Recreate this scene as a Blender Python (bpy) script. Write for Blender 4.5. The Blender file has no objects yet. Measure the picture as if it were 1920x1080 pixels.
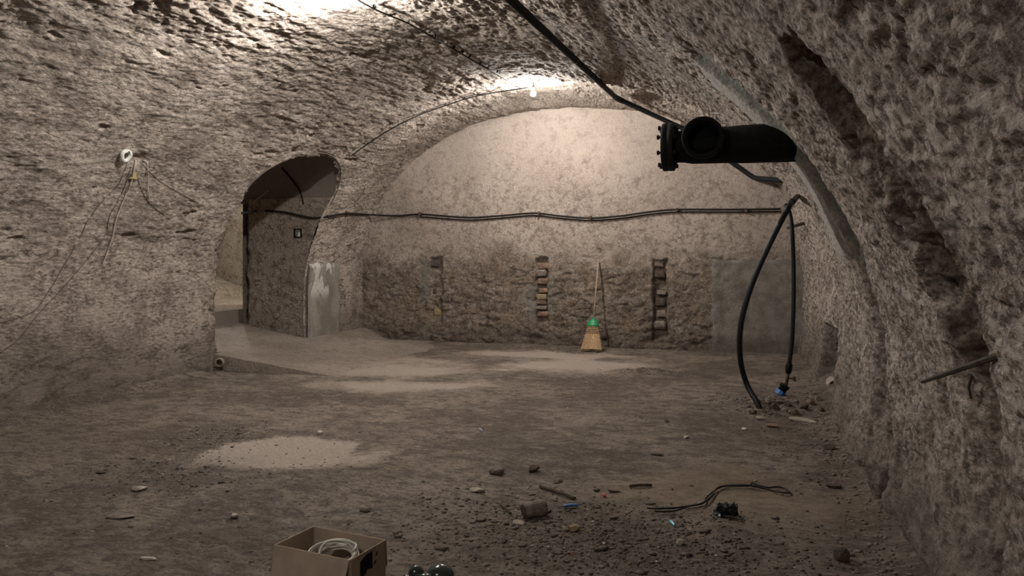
import bpy, bmesh, math, random
import numpy as np
from mathutils import Vector, Matrix, Euler

# ------------------------------------------------------------------ camera, world, exposure
C = bpy.context.scene
COL = C.collection
FPX = 1440.0                       # focal length in pixels of a 1920 wide frame
YAW = math.radians(17.5)
CS, SN = math.cos(YAW), math.sin(YAW)
HOR = 480.0
CAMZ = 1.5
cam_data = bpy.data.cameras.new('camera')
cam = bpy.data.objects.new('camera', cam_data)
COL.objects.link(cam)
cam.location = (0, 0, CAMZ)
cam.rotation_euler = (math.pi / 2, 0, YAW)
cam_data.sensor_width = 36.0
cam_data.lens = FPX / 1920 * 36.0
cam_data.shift_y = -(540 - HOR) / 1920
cam_data.clip_start = 0.05
C.camera = cam

world = bpy.data.worlds.new('cellar_darkness')
C.world = world
world.use_nodes = True
world.node_tree.nodes['Background'].inputs[0].default_value = (0.9, 0.95, 1.0, 1)
world.node_tree.nodes['Background'].inputs[1].default_value = 0.0

C.view_settings.view_transform = 'Standard'
C.view_settings.look = 'None'
C.view_settings.gamma = 1.0
C.view_settings.use_curve_mapping = False
C.view_settings.exposure = 0.0

BULB_NEAR, BULB_FAR, BULB_REAR, BULB_PASSAGE = 5800.0, 4700.0, 1750.0, 3600.0   # radiance of the bulbs
BULB_TINT = (1.0, 0.975, 0.945)

random.seed(7)
rng = np.random.default_rng(11)

# ------------------------------------------------------------------ pixel -> place helpers
def ray(px, py):
    lat = (px - 960) / FPX
    return Vector((lat * CS - SN, lat * SN + CS, (HOR - py) / FPX))
def at_d(px, py, d):
    return Vector((0, 0, CAMZ)) + ray(px, py) * d
def at_z(px, py, z=0.0):
    r = ray(px, py); return Vector((0, 0, CAMZ)) + r * ((z - CAMZ) / r.z)
def at_y(px, py, y):
    r = ray(px, py); return Vector((0, 0, CAMZ)) + r * (y / r.y)
def at_x(px, py, x):
    r = ray(px, py); return Vector((0, 0, CAMZ)) + r * (x / r.x)

# ------------------------------------------------------------------ numpy noise
_perm = rng.permutation(1024).astype(np.int32)
_val = rng.random(1024) * 2 * np.pi
_gx, _gy = np.cos(_val), np.sin(_val)
def n2(x, y, seed=0):
    x = np.asarray(x, float) + seed * 17.13; y = np.asarray(y, float) + seed * 5.71
    xi = np.floor(x).astype(np.int64); yi = np.floor(y).astype(np.int64)
    xf = x - xi; yf = y - yi
    u = xf * xf * xf * (xf * (xf * 6 - 15) + 10); v = yf * yf * yf * (yf * (yf * 6 - 15) + 10)
    def g(ix, iy, dx, dy):
        h = _perm[(ix + _perm[(iy + seed * 31) & 1023]) & 1023]
        return _gx[h] * dx + _gy[h] * dy
    a = g(xi, yi, xf, yf); b = g(xi + 1, yi, xf - 1, yf)
    c = g(xi, yi + 1, xf, yf - 1); d = g(xi + 1, yi + 1, xf - 1, yf - 1)
    return ((a + (b - a) * u) + ((c + (d - c) * u) - (a + (b - a) * u)) * v) * 1.4
def fbm(x, y, octaves=4, seed=0, gain=0.5):
    s = 0; amp = 1.0; tot = 0
    for o in range(octaves):
        s = s + amp * n2(np.asarray(x) * 2 ** o, np.asarray(y) * 2 ** o, seed + o * 3)
        tot += amp; amp *= gain
    return s / tot
def sst(a, b, x):
    t = np.clip((np.asarray(x, float) - a) / (b - a), 0, 1); return t * t * (3 - 2 * t)
def band(a, b, w, x):
    return sst(a - w, a + w, x) * (1 - sst(b - w, b + w, x))
def worley(x, y, seed=0):
    """distance to nearest and second nearest cell points"""
    xi = np.floor(x).astype(np.int64); yi = np.floor(y).astype(np.int64)
    f1 = np.full(x.shape, 9.0); f2 = np.full(x.shape, 9.0); cid = np.zeros(x.shape)
    for i in (-1, 0, 1):
        for j in (-1, 0, 1):
            h = _perm[(xi + i + _perm[(yi + j + seed * 13) & 1023]) & 1023]
            px = xi + i + 0.5 + 0.38 * _gx[h]; py = yi + j + 0.5 + 0.38 * _gy[h]
            d = np.hypot(px - x, py - y)
            near = d < f1
            f2 = np.where(near, f1, np.minimum(f2, d)); cid = np.where(near, h / 1024.0, cid); f1 = np.where(near, d, f1)
    return f1, f2, cid

# ------------------------------------------------------------------ materials
class NT:
    def __init__(s, name):
        s.m = bpy.data.materials.new(name); s.m.use_nodes = True
        s.t = s.m.node_tree; s.n = s.t.nodes; s.bsdf = s.n['Principled BSDF']
        s.co = s.n.new('ShaderNodeTexCoord').outputs['Object']
    def link(s, a, b): s.t.links.new(a, b)
    def mapping(s, scale=(1, 1, 1), rot=(0, 0, 0)):
        k = s.n.new('ShaderNodeMapping'); k.inputs['Scale'].default_value = scale; k.inputs['Rotation'].default_value = rot
        s.link(s.co, k.inputs['Vector']); return k.outputs[0]
    def noise(s, scale, detail=5, rough=0.6, vec=None, dist=0.0):
        k = s.n.new('ShaderNodeTexNoise'); k.inputs['Scale'].default_value = scale; k.inputs['Detail'].default_value = detail
        k.inputs['Roughness'].default_value = rough; k.inputs['Distortion'].default_value = dist
        s.link(vec if vec is not None else s.co, k.inputs['Vector']); return k.outputs['Fac']
    def voro(s, scale, vec=None, feature='F1'):
        k = s.n.new('ShaderNodeTexVoronoi'); k.inputs['Scale'].default_value = scale; k.feature = feature
        s.link(vec if vec is not None else s.co, k.inputs['Vector']); return k.outputs['Distance']
    def step(s, v, a, b, lo=0.0, hi=1.0):
        k = s.n.new('ShaderNodeMapRange'); k.interpolation_type = 'SMOOTHSTEP'
        k.inputs['From Min'].default_value = a; k.inputs['From Max'].default_value = b
        k.inputs['To Min'].default_value = lo; k.inputs['To Max'].default_value = hi
        s.link(v, k.inputs['Value']); return k.outputs[0]
    def math(s, op, a, b=None):
        k = s.n.new('ShaderNodeMath'); k.operation = op
        for i, v in enumerate((a, b)):
            if v is None: continue
            if isinstance(v, (int, float)): k.inputs[i].default_value = v
            else: s.link(v, k.inputs[i])
        return k.outputs[0]
    def mix(s, f, a, b, blend='MIX'):
        k = s.n.new('ShaderNodeMix'); k.data_type = 'RGBA'; k.blend_type = blend
        for i, v in ((0, f), (6, a), (7, b)):
            if isinstance(v, (int, float)): k.inputs[i].default_value = v
            elif isinstance(v, tuple): k.inputs[i].default_value = (*v, 1)
            else: s.link(v, k.inputs[i])
        return k.outputs[2]
    def sep(s):
        k = s.n.new('ShaderNodeSeparateXYZ'); s.link(s.co, k.inputs[0]); return k.outputs
    def bump(s, h, strength=0.5, dist=0.01, prev=None):
        k = s.n.new('ShaderNodeBump'); k.inputs['Strength'].default_value = strength; k.inputs['Distance'].default_value = dist
        s.link(h, k.inputs['Height'])
        if prev is not None: s.link(prev, k.inputs['Normal'])
        return k.outputs[0]
    def done(s, col, normal=None, rough=0.95, metal=0.0, spec=0.2):
        if isinstance(col, tuple): s.bsdf.inputs['Base Color'].default_value = (*col, 1)
        else: s.link(col, s.bsdf.inputs['Base Color'])
        s.bsdf.inputs['Roughness'].default_value = rough; s.bsdf.inputs['Metallic'].default_value = metal
        s.bsdf.inputs['Specular IOR Level'].default_value = spec
        if normal is not None: s.link(normal, s.bsdf.inputs['Normal'])
        return s.m

def plaster(name, light, mid, dark, stretch=(1, 1, 1), dirt=(0.50, 0.62), bump=1.0, extra=None, grain=1.0):
    t = NT(name)
    v = t.mapping(stretch)
    big = t.noise(0.9, 5, 0.6)
    med = t.noise(7, 7, 0.68, v, 0.4)
    fine = t.noise(38, 6, 0.65, v)
    c = t.mix(t.step(big, 0.38, 0.62), mid, light)
    c = t.mix(t.math('MULTIPLY', t.step(med, dirt[0], dirt[1]), 0.75), c, dark)
    c = t.mix(t.step(fine, 0.52, 0.64, 0, 0.75 * grain), c, tuple(x * 1.35 for x in light))
    c = t.mix(t.math('MULTIPLY', t.step(fine, 0.48, 0.39, 0, 0.95 * grain), t.step(med, 0.36, 0.56, 0.35, 1.0)), c, tuple(x * 0.85 for x in dark))
    sp = t.noise(95, 4, 0.65, v)
    c = t.mix(t.step(sp, 0.47, 0.37, 0, 0.4 * grain), c, tuple(x * 0.8 for x in dark))
    if extra: c = extra(t, c, big, med, fine)
    b = t.bump(fine, 1.0 * bump, 0.035)
    b = t.bump(t.noise(75, 5, 0.7, v), 0.7 * bump, 0.015, b)
    b = t.bump(t.noise(140, 4, 0.6, v), 0.5 * bump, 0.006, b)
    return t.done(c, b, 0.95)

LIGHT = (0.56, 0.472, 0.398); MID = (0.42, 0.35, 0.292); DARK = (0.165, 0.128, 0.100)
def vault_extra(t, c, big, med, fine):
    x, y, z = t.sep()
    # exposed brown masonry in the chases on the right side, grey mortar where the duct was walled in
    w = t.math('MULTIPLY', t.math('SUBTRACT', med, 0.5), 0.35)
    yy = t.math('ADD', y, w); zz = t.math('ADD', z, w)
    right = t.step(x, -1.4, -1.2)
    c = t.mix(t.step(t.noise(1.5, 7, 0.70), 0.48, 0.60, 0, 0.62), c, t.mix(t.step(fine, 0.4, 0.6), (0.17, 0.132, 0.105), (0.30, 0.242, 0.198)))
    # sponge-like plaster stipple on the other long side, with relief shading painted in
    fk = t.noise(21, 5, 0.62); fs = t.step(x, -2.2, -0.9)
    c = t.mix(t.math('MULTIPLY', fs, t.step(fk, 0.485, 0.40, 0, 0.75)), c, (0.125, 0.092, 0.072))
    c = t.mix(t.math('MULTIPLY', fs, t.step(fk, 0.53, 0.62, 0, 0.6)), c, (0.62, 0.55, 0.475))
    chase = t.math('MULTIPLY', t.math('MULTIPLY', t.step(yy, 2.86, 2.89), t.step(yy, 3.52, 3.36)),
                   t.math('MULTIPLY', t.step(zz, 0.5, 0.9), t.step(zz, 2.36, 2.28)))
    c = t.mix(t.math('MULTIPLY', t.math('MULTIPLY', chase, right), 0.85), c, t.mix(t.step(fine, 0.4, 0.6), (0.10, 0.073, 0.052), (0.25, 0.19, 0.14)))
    grey = t.math('MULTIPLY', t.math('MULTIPLY', t.step(yy, 4.98, 5.04), t.step(yy, 6.45, 6.36)),
                  t.math('MULTIPLY', t.step(zz, 1.42, 1.52), t.step(zz, 2.95, 2.85)))
    c = t.mix(t.math('MULTIPLY', t.math('MULTIPLY', grey, right), 0.8), c, t.mix(t.step(yy, 5.50, 5.58), t.mix(t.step(fine, 0.35, 0.65), (0.22, 0.222, 0.198), (0.31, 0.31, 0.28)), t.mix(t.step(fine, 0.35, 0.65), (0.40, 0.375, 0.335), (0.58, 0.54, 0.48))))  # far half paler: light on the rib is painted into the mortar
    # browner and darker towards the foot of the wall
    low = t.math('MULTIPLY', t.step(t.math('ADD', zz, t.math('MULTIPLY', big, 0.9)), 1.45, 0.5), 0.8)
    c = t.mix(low, c, t.mix(t.step(med, 0.4, 0.6), (0.20, 0.163, 0.133), (0.105, 0.083, 0.066)))
    return c
M = {}
M['vault'] = plaster('rough_vault_plaster', LIGHT, MID, DARK, (1, 0.42, 1), (0.50, 0.64), 1.0, vault_extra)
M['jamb'] = plaster('rough_rubble_masonry', (0.50, 0.415, 0.345), (0.38, 0.31, 0.25), (0.15, 0.112, 0.083), (1, 1, 1.3), (0.50, 0.62))
M['lunette'] = plaster('smooth_shade_plaster', (0.20, 0.165, 0.138), (0.17, 0.14, 0.117), (0.12, 0.097, 0.08), (1, 1, 1), (0.58, 0.72), 0.25, None, 0.2)  # shade of the lunette mixed into the plaster, darker than the vault
M['passage'] = plaster('yellow_tuff_stone', (0.43, 0.36, 0.275), (0.33, 0.265, 0.195), (0.18, 0.135, 0.095))

def back_extra(t, c, big, med, fine):
    x, y, z = t.sep()
    n = t.noise(2.2, 7, 0.65)
    zz = t.math('ADD', z, t.math('MULTIPLY', t.math('SUBTRACT', n, 0.5), 1.6))
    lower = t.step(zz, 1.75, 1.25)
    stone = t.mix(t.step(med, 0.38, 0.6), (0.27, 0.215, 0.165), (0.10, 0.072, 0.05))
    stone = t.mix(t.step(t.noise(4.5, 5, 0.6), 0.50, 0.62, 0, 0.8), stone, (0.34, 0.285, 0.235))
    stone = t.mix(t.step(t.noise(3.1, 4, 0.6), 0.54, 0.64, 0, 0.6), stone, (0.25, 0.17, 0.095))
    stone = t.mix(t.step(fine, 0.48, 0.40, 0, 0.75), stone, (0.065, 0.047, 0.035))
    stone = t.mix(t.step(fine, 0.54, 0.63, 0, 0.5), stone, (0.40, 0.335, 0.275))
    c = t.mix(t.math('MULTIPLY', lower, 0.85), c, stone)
    bl = t.noise(15, 7, 0.7)
    c = t.mix(t.math('MULTIPLY', t.step(bl, 0.50, 0.62, 0, 0.75), t.step(zz, 3.4, 1.9, 0.35, 1.0)), c, (0.215, 0.165, 0.132))
    upper = t.math('MULTIPLY', t.step(zz, 2.5, 3.3), 0.45)
    c = t.mix(upper, c, (0.50, 0.42, 0.35))
    # grey cement panel in the corner and grey repairs beside the chases
    w = t.math('MULTIPLY', t.math('SUBTRACT', t.noise(9, 5, 0.6), 0.5), 0.18)
    xx = t.math('ADD', x, w); z2 = t.math('ADD', z, w)
    def box(a, b, lo, hi):
        return t.math('MULTIPLY', t.math('MULTIPLY', t.step(xx, a, a + 0.03), t.step(xx, b, b - 0.03)),
                      t.math('MULTIPLY', t.step(z2, lo, lo + 0.03), t.step(z2, hi, hi - 0.03)))
    cement = t.mix(t.step(t.noise(5, 6, 0.65), 0.35, 0.65), (0.17, 0.15, 0.125), (0.31, 0.285, 0.245))
    g = box(-0.66, 1.2, -0.2, 1.46)
    for a, b, lo, hi in ((-3.72, -3.50, 0.40, 1.02), (-3.32, -3.20, 0.5, 1.2), (-5.62, -5.45, 0.7, 1.45), (-5.60, -5.48, 0.0, 0.3)):
        g = t.math('MAXIMUM', g, box(a, b, lo, hi))
    c = t.mix(t.math('MULTIPLY', g, 0.85), c, cement)
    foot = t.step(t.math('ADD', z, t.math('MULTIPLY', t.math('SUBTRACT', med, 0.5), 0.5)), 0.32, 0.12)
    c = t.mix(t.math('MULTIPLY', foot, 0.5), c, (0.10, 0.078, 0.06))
    return c
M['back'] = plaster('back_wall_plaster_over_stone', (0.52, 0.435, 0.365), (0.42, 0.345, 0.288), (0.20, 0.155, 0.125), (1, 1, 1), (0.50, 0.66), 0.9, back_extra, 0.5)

def floor_material():
    t = NT('dusty_earth_floor')
    x, y, z = t.sep()
    big = t.noise(0.8, 6, 0.62); med = t.noise(5, 7, 0.68, t.mapping((1, 1.6, 1)), 0.5); fine = t.noise(42, 6, 0.7)
    c = t.mix(t.step(big, 0.40, 0.60), (0.135, 0.108, 0.086), (0.26, 0.213, 0.172))
    c = t.mix(t.step(med, 0.49, 0.60, 0, 0.75), c, (0.092, 0.072, 0.056))
    c = t.mix(t.step(med, 0.46, 0.34, 0, 0.6), c, (0.33, 0.272, 0.22))
    md = t.noise(13, 6, 0.7, t.mapping((1, 2.2, 1)), 0.6)
    c = t.mix(t.step(md, 0.50, 0.60, 0, 0.6), c, (0.085, 0.066, 0.052))
    c = t.mix(t.step(md, 0.44, 0.34, 0, 0.5), c, (0.31, 0.258, 0.21))
    c = t.mix(t.step(fine, 0.47, 0.38, 0, 0.7), c, (0.065, 0.05, 0.04))
    c = t.mix(t.step(fine, 0.55, 0.66, 0, 0.4), c, (0.30, 0.25, 0.20))
    wob = t.math('MULTIPLY', t.math('SUBTRACT', t.noise(1.5, 7, 0.68), 0.5), 2.6)
    def spot(cx, cy, rx, ry, ang=0.0, soft=0.25):
        ca, sa = math.cos(ang), math.sin(ang)
        dx = t.math('SUBTRACT', x, cx); dy = t.math('SUBTRACT', y, cy)
        u = t.math('DIVIDE', t.math('ADD', t.math('MULTIPLY', dx, ca), t.math('MULTIPLY', dy, sa)), rx)
        v = t.math('DIVIDE', t.math('SUBTRACT', t.math('MULTIPLY', dy, ca), t.math('MULTIPLY', dx, sa)), ry)
        r = t.math('SQRT', t.math('ADD', t.math('MULTIPLY', u, u), t.math('MULTIPLY', v, v)))
        return t.step(t.math('ADD', r, wob), 1 + soft, 1 - soft)
    sand = t.mix(t.step(fine, 0.35, 0.65), (0.38, 0.318, 0.262), (0.49, 0.415, 0.345))
    for a in ((-3.40, 5.10, 0.70, 0.42, 0.35, 0.2), (-2.3, 10.3, 1.1, 0.55, 0.1, 0.4), (-3.0, 11.3, 1.3, 0.35, 0.0, 0.4), (-4.7, 9.3, 1.1, 0.8, 0.2, 0.45),
              (-3.9, 8.1, 0.9, 0.35, 0.3, 0.5)):
        c = t.mix(t.math('MULTIPLY', spot(*a), 0.8), c, sand)
    for a in ((-0.1, 5.0, 0.75, 0.5, 0.2, 0.5),):
        c = t.mix(t.math('MULTIPLY', spot(*a), 0.45), c, (0.29, 0.215, 0.145))
    soil = t.mix(t.step(fine, 0.4, 0.6), (0.075, 0.059, 0.046), (0.15, 0.119, 0.095))
    for a in ((-0.75, 3.95, 1.0, 0.6, 0.2, 0.6), (-3.9, 4.3, 0.6, 0.45, 0.2, 0.5), (0.15, 8.0, 0.5, 0.7, 0.0, 0.5), (-1.35, 9.9, 0.42, 0.22, 0.0, 0.3),
              (-4.4, 5.35, 0.3, 0.35, 0.2, 0.3), (-3.1, 11.85, 0.4, 0.16, 0.0, 0.3), (-5.3, 4.7, 0.8, 0.5, 0.3, 0.6)):
        c = t.mix(t.math('MULTIPLY', spot(*a), 0.42), c, soil)
    c = t.mix(t.step(t.voro(21), 0.16, 0.10, 0, 0.5), c, (0.33, 0.28, 0.23))
    b = t.bump(fine, 0.8, 0.02)
    b = t.bump(t.noise(120, 5, 0.65), 0.6, 0.008, b)
    return t.done(c, b, 0.97)
M['floor'] = floor_material()
M['ramp'] = plaster('trowelled_concrete', (0.35, 0.292, 0.242), (0.25, 0.205, 0.168), (0.14, 0.112, 0.09), (1, 1.5, 1), (0.52, 0.68), 0.5, None, 0.6)

def simple(name, col, rough=0.6, metal=0.0, spec=0.4, var=0.25, scale=25, bump=0.2, dist=0.003):
    t = NT(name)
    f = t.noise(scale, 5, 0.6)
    c = t.mix(t.step(f, 0.35, 0.65), tuple(v * (1 - var) for v in col), tuple(v * (1 + var) for v in col))
    return t.done(c, t.bump(t.noise(scale * 4, 3), bump, dist), rough, metal, spec)
M['iron'] = simple('black_cast_iron', (0.006, 0.0055, 0.005), 0.75, 0.0, 0.2)
M['iron_worn'] = simple('worn_dark_iron', (0.014, 0.013, 0.012), 0.7, 0.0, 0.25)
M['conduit'] = simple('dark_grey_pipe', (0.013, 0.0135, 0.013), 0.7, 0.0, 0.15, 0.15)
M['rubber'] = simple('black_rubber', (0.007, 0.007, 0.008), 0.55, 0.0, 0.3, 0.2)
M['cable'] = simple('dusty_black_cable', (0.012, 0.011, 0.010), 0.7, 0.0, 0.2, 0.3)
M['wire'] = simple('plaster_coated_wire', (0.44, 0.37, 0.31), 0.8, 0.0, 0.2, 0.2)
M['wire_and_shadow'] = simple('brown_wire_and_shadow', (0.11, 0.086, 0.068), 0.8, 0.0, 0.2, 0.3)
M['white_plastic'] = simple('dusty_white_plastic', (0.60, 0.60, 0.53), 0.55, 0.0, 0.4, 0.12)
M['white_cable'] = simple('white_cable', (0.58, 0.55, 0.48), 0.5, 0.0, 0.4, 0.08, 12, 0.05)
M['cardboard'] = simple('brown_cardboard', (0.40, 0.318, 0.245), 0.85, 0.0, 0.2, 0.10, 9, 0.1)
M['board_edge'] = simple('pale_cardboard_edge', (0.40, 0.31, 0.22), 0.9, 0.0, 0.2, 0.12, 40)
M['ink'] = simple('black_print', (0.012, 0.011, 0.012), 0.8, 0.0, 0.2, 0.2)
M['green_gloss'] = simple('dark_green_glossy_plastic', (0.030, 0.042, 0.038), 0.18, 0.0, 0.6, 0.15, 8, 0.03)
M['green_cap'] = simple('bright_green_plastic', (0.012, 0.235, 0.085), 0.4, 0.0, 0.45, 0.12)
M['straw'] = simple('broom_straw', (0.40, 0.27, 0.155), 0.8, 0.0, 0.2, 0.35, 60)
M['straw_dark'] = simple('dark_stitching', (0.16, 0.09, 0.05), 0.8, 0.0, 0.2, 0.2)
M['wood'] = simple('grey_weathered_wood', (0.065, 0.052, 0.040), 0.85, 0.0, 0.2, 0.35, 18)
M['wood_light'] = simple('pale_broom_handle_wood', (0.33, 0.25, 0.18), 0.6, 0.0, 0.3, 0.15, 18)
M['rust'] = simple('rusty_iron', (0.10, 0.052, 0.032), 0.85, 0.1, 0.3, 0.45, 40)
M['blue'] = simple('blue_plastic', (0.035, 0.13, 0.34), 0.45, 0.0, 0.45, 0.2)
M['cyan'] = simple('cyan_plastic', (0.16, 0.62, 0.68), 0.35, 0.0, 0.5, 0.1)
M['pale_blue'] = simple('pale_blue_plastic', (0.42, 0.55, 0.68), 0.35, 0.0, 0.5, 0.1)
M['red'] = simple('faded_red_plastic', (0.45, 0.07, 0.05), 0.5, 0.0, 0.4, 0.15)
M['black_film'] = simple('black_crumpled_plastic', (0.008, 0.008, 0.009), 0.4, 0.0, 0.5, 0.2)
M['bulb_holder'] = simple('black_lamp_holder', (0.02, 0.02, 0.02), 0.4, 0.0, 0.4, 0.1)
M['brass'] = simple('brass_screw_cap', (0.55, 0.42, 0.2), 0.35, 1.0, 0.5, 0.1)
def rock_mat(name, col, var=0.3): 
    t = NT(name); f = t.noise(18, 6, 0.65); g = t.noise(70, 4, 0.6)
    c = t.mix(t.step(f, 0.35, 0.65), tuple(v * (1 - var) for v in col), tuple(v * (1 + var) for v in col))
    c = t.mix(t.step(g, 0.55, 0.68, 0, 0.5), c, tuple(v * 0.5 for v in col))
    return t.done(c, t.bump(g, 0.7, 0.008, t.bump(f, 0.5, 0.02)), 0.95)
M['stone_pale'] = rock_mat('pale_limestone', (0.40, 0.345, 0.275))
M['stone_grey'] = rock_mat('grey_brown_stone', (0.22, 0.18, 0.145))
M['stone_dark'] = rock_mat('dark_earthy_stone', (0.09, 0.07, 0.054))
M['stone_yellow'] = rock_mat('yellow_tuff_lump', (0.36, 0.28, 0.15))
M['brick_red'] = rock_mat('red_brick', (0.26, 0.165, 0.115))
M['brick_yellow'] = rock_mat('yellow_brick', (0.28, 0.22, 0.13))
M['brick_brown'] = rock_mat('brown_brick', (0.20, 0.135, 0.095))
M['white_chip'] = rock_mat('white_plaster_chip', (0.60, 0.54, 0.46), 0.12)
M['soil'] = rock_mat('dark_crumbled_soil', (0.130, 0.105, 0.084))

def emitter(name, strength):
    m = bpy.data.materials.new(name); m.use_nodes = True
    b = m.node_tree.nodes['Principled BSDF']
    b.inputs['Base Color'].default_value = (0.9, 0.9, 0.9, 1)
    b.inputs['Emission Color'].default_value = (*BULB_TINT, 1); b.inputs['Emission Strength'].default_value = strength
    return m

# ------------------------------------------------------------------ object helpers
def link(o, parent=None):
    COL.objects.link(o)
    if parent is not None: o.parent = parent
    return o
def tag(o, label=None, cat=None, group=None, kind=None):
    if label: o['label'] = label
    if cat: o['category'] = cat
    if group: o['group'] = group
    if kind: o['kind'] = kind
    return o
def thing(name, loc, label, cat, group=None, rotz=0.0):
    o = bpy.data.objects.new(name, None); o.location = loc; o.rotation_euler = (0, 0, rotz)
    o.empty_display_size = 0.1
    return tag(link(o), label, cat, group)
def mesh_np(name, verts, faces, mat, parent=None, smooth=True):
    me = bpy.data.meshes.new(name)
    nv = len(verts); f = np.asarray(faces, dtype=np.int32); k = f.shape[1]
    me.vertices.add(nv); me.vertices.foreach_set('co', np.asarray(verts, dtype=np.float32).ravel())
    me.loops.add(f.size); me.loops.foreach_set('vertex_index', f.ravel())
    me.polygons.add(len(f)); me.polygons.foreach_set('loop_start', np.arange(0, f.size, k, dtype=np.int32))
    me.polygons.foreach_set('loop_total', np.full(len(f), k, dtype=np.int32))
    me.update(calc_edges=True)
    if smooth: me.polygons.foreach_set('use_smooth', np.ones(len(f), dtype=bool))
    me.materials.append(mat)
    o = bpy.data.objects.new(name, me)
    return link(o, parent)
def grid_faces(nu, nv, keep=None):
    i = np.arange(nu * nv).reshape(nu, nv)
    f = np.stack([i[:-1, :-1], i[1:, :-1], i[1:, 1:], i[:-1, 1:]], -1).reshape(-1, 4)
    return f if keep is None else f[keep.ravel()]
def bm_obj(name, bm, mat, parent=None, smooth=False, loc=None):
    me = bpy.data.meshes.new(name); bmesh.ops.recalc_face_normals(bm, faces=bm.faces); bm.to_mesh(me); bm.free()
    if smooth:
        for p in me.polygons: p.use_smooth = True
    me.materials.append(mat)
    o = bpy.data.objects.new(name, me)
    if loc is not None: o.location = loc
    return link(o, parent)
def frame_of(d):
    d = d.normalized(); a = Vector((0, 0, 1)) if abs(d.z) < 0.9 else Vector((1, 0, 0))
    u = d.cross(a).normalized(); return u, d.cross(u).normalized()
def add_tube(bm, pts, r, seg=10, caps=True):
    pts = [Vector(p) for p in pts]; n = len(pts); rings = []
    rs = r if isinstance(r, (list, tuple)) else [r] * n
    u = None
    for i, p in enumerate(pts):
        d = (pts[min(i + 1, n - 1)] - pts[max(i - 1, 0)]).normalized()
        if u is None: u, v = frame_of(d)
        else:
            u = (u - d * u.dot(d)).normalized(); v = d.cross(u)
        rings.append([bm.verts.new(p + (u * math.cos(2 * math.pi * k / seg) + v * math.sin(2 * math.pi * k / seg)) * rs[i]) for k in range(seg)])
    for a, b in zip(rings, rings[1:]):
        for k in range(seg): bm.faces.new((a[k], a[(k + 1) % seg], b[(k + 1) % seg], b[k]))
    if caps:
        bm.faces.new(rings[0][::-1]); bm.faces.new(rings[-1])
def smooth_path(pts, n=8):
    pts = [Vector(p) for p in pts]; out = []
    for i in range(len(pts) - 1):
        p0, p1, p2, p3 = pts[max(i - 1, 0)], pts[i], pts[i + 1], pts[min(i + 2, len(pts) - 1)]
        for k in range(n):
            t = k / n
            out.append(0.5 * ((2 * p1) + (p2 - p0) * t + (2 * p0 - 5 * p1 + 4 * p2 - p3) * t * t + (3 * p1 - p0 - 3 * p2 + p3) * t ** 3))
    out.append(pts[-1]); return out
def tube_obj(name, pts, r, mat, parent=None, seg=10, smooth=True, origin=None):
    bm = bmesh.new(); add_tube(bm, [Vector(p) - (origin or Vector()) for p in pts], r, seg)
    return bm_obj(name, bm, mat, parent, smooth)
def add_lathe(bm, prof, origin, axis, seg=24, close=False):
    axis = Vector(axis).normalized(); u, v = frame_of(axis); origin = Vector(origin); rings = []
    for h, r in prof:
        c = origin + axis * h
        rings.append([bm.verts.new(c + (u * math.cos(2 * math.pi * k / seg) + v * math.sin(2 * math.pi * k / seg)) * max(r, 1e-4)) for k in range(seg)])
    for a, b in zip(rings, rings[1:]):
        for k in range(seg): bm.faces.new((a[k], a[(k + 1) % seg], b[(k + 1) % seg], b[k]))
    if close:
        for k in range(seg): 
            a, b = rings[-1], rings[0]; bm.faces.new((a[k], a[(k + 1) % seg], b[(k + 1) % seg], b[k]))
    else:
        bm.faces.new(rings[0][::-1]); bm.faces.new(rings[-1])
def add_box(bm, c, s, rot=None, jitter=0.0, bevel=0.0):
    c = Vector(c); R = rot.to_matrix() if isinstance(rot, Euler) else (rot or Matrix.Identity(3))
    tmp = bmesh.new(); bmesh.ops.create_cube(tmp, size=1.0)
    if bevel: 
        for v in tmp.verts: v.co = Vector((v.co.x * s[0], v.co.y * s[1], v.co.z * s[2]))
        bmesh.ops.bevel(tmp, geom=tmp.edges[:], offset=bevel, segments=1, affect='EDGES'); s = (1, 1, 1)
    mp = {}
    for v in tmp.verts:
        q = Vector((v.co.x * s[0], v.co.y * s[1], v.co.z * s[2])) + Vector((random.uniform(-1, 1), random.uniform(-1, 1), random.uniform(-1, 1))) * jitter
        mp[v] = bm.verts.new(c + R @ q)
    for f in tmp.faces: bm.faces.new([mp[v] for v in f.verts])
    tmp.free()

# ------------------------------------------------------------------ the vault
XC, AL, AR, LIPY = -3.0, 3.77, 3.80, 10.22
def side_params(side, Y):
    Y = np.asarray(Y, float)
    if side < 0:
        n = 2.05 + 0.25 * sst(10.9, 12.4, Y); z0 = 0.85 + 0.15 * sst(10.9, 12.4, Y)
    else:
        n = 1.80 + 0.45 * sst(3.5, 12.0, Y); z0 = 0.72 + 0.25 * sst(4, 12, Y)
    return n, z0
def crown(Y):
    return 3.84 + 0.05 * sst(4, 9, Y)
NQL, NQR = 400, 520
def profile(side, q, Y):
    """q 0..1 from floor to crown; returns |x|/a and z"""
    n, z0 = side_params(side, Y)
    h = crown(Y) - z0
    qw = 0.16
    wall = q < qw
    ph = np.clip((q - qw) / (1 - qw), 0, 1) * (np.pi / 2)
    xr = np.where(wall, 1.0, np.power(np.clip(np.cos(ph), 0, 1), 2 / n))
    z = np.where(wall, z0 * q / qw, z0 + h * np.power(np.clip(np.sin(ph), 0, 1), 2 / n))
    return xr, z
def inside_base(p):
    side = -1 if p.x < XC else 1
    n, z0 = side_params(side, np.array(p.y)); a = AL if side < 0 else AR
    xr = abs(p.x - XC) / a; zr = max(0.0, (p.z - float(z0)) / float(crown(np.array(p.y)) - z0))
    return xr ** float(n) + zr ** float(n) < 1 and p.z > 0
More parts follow.
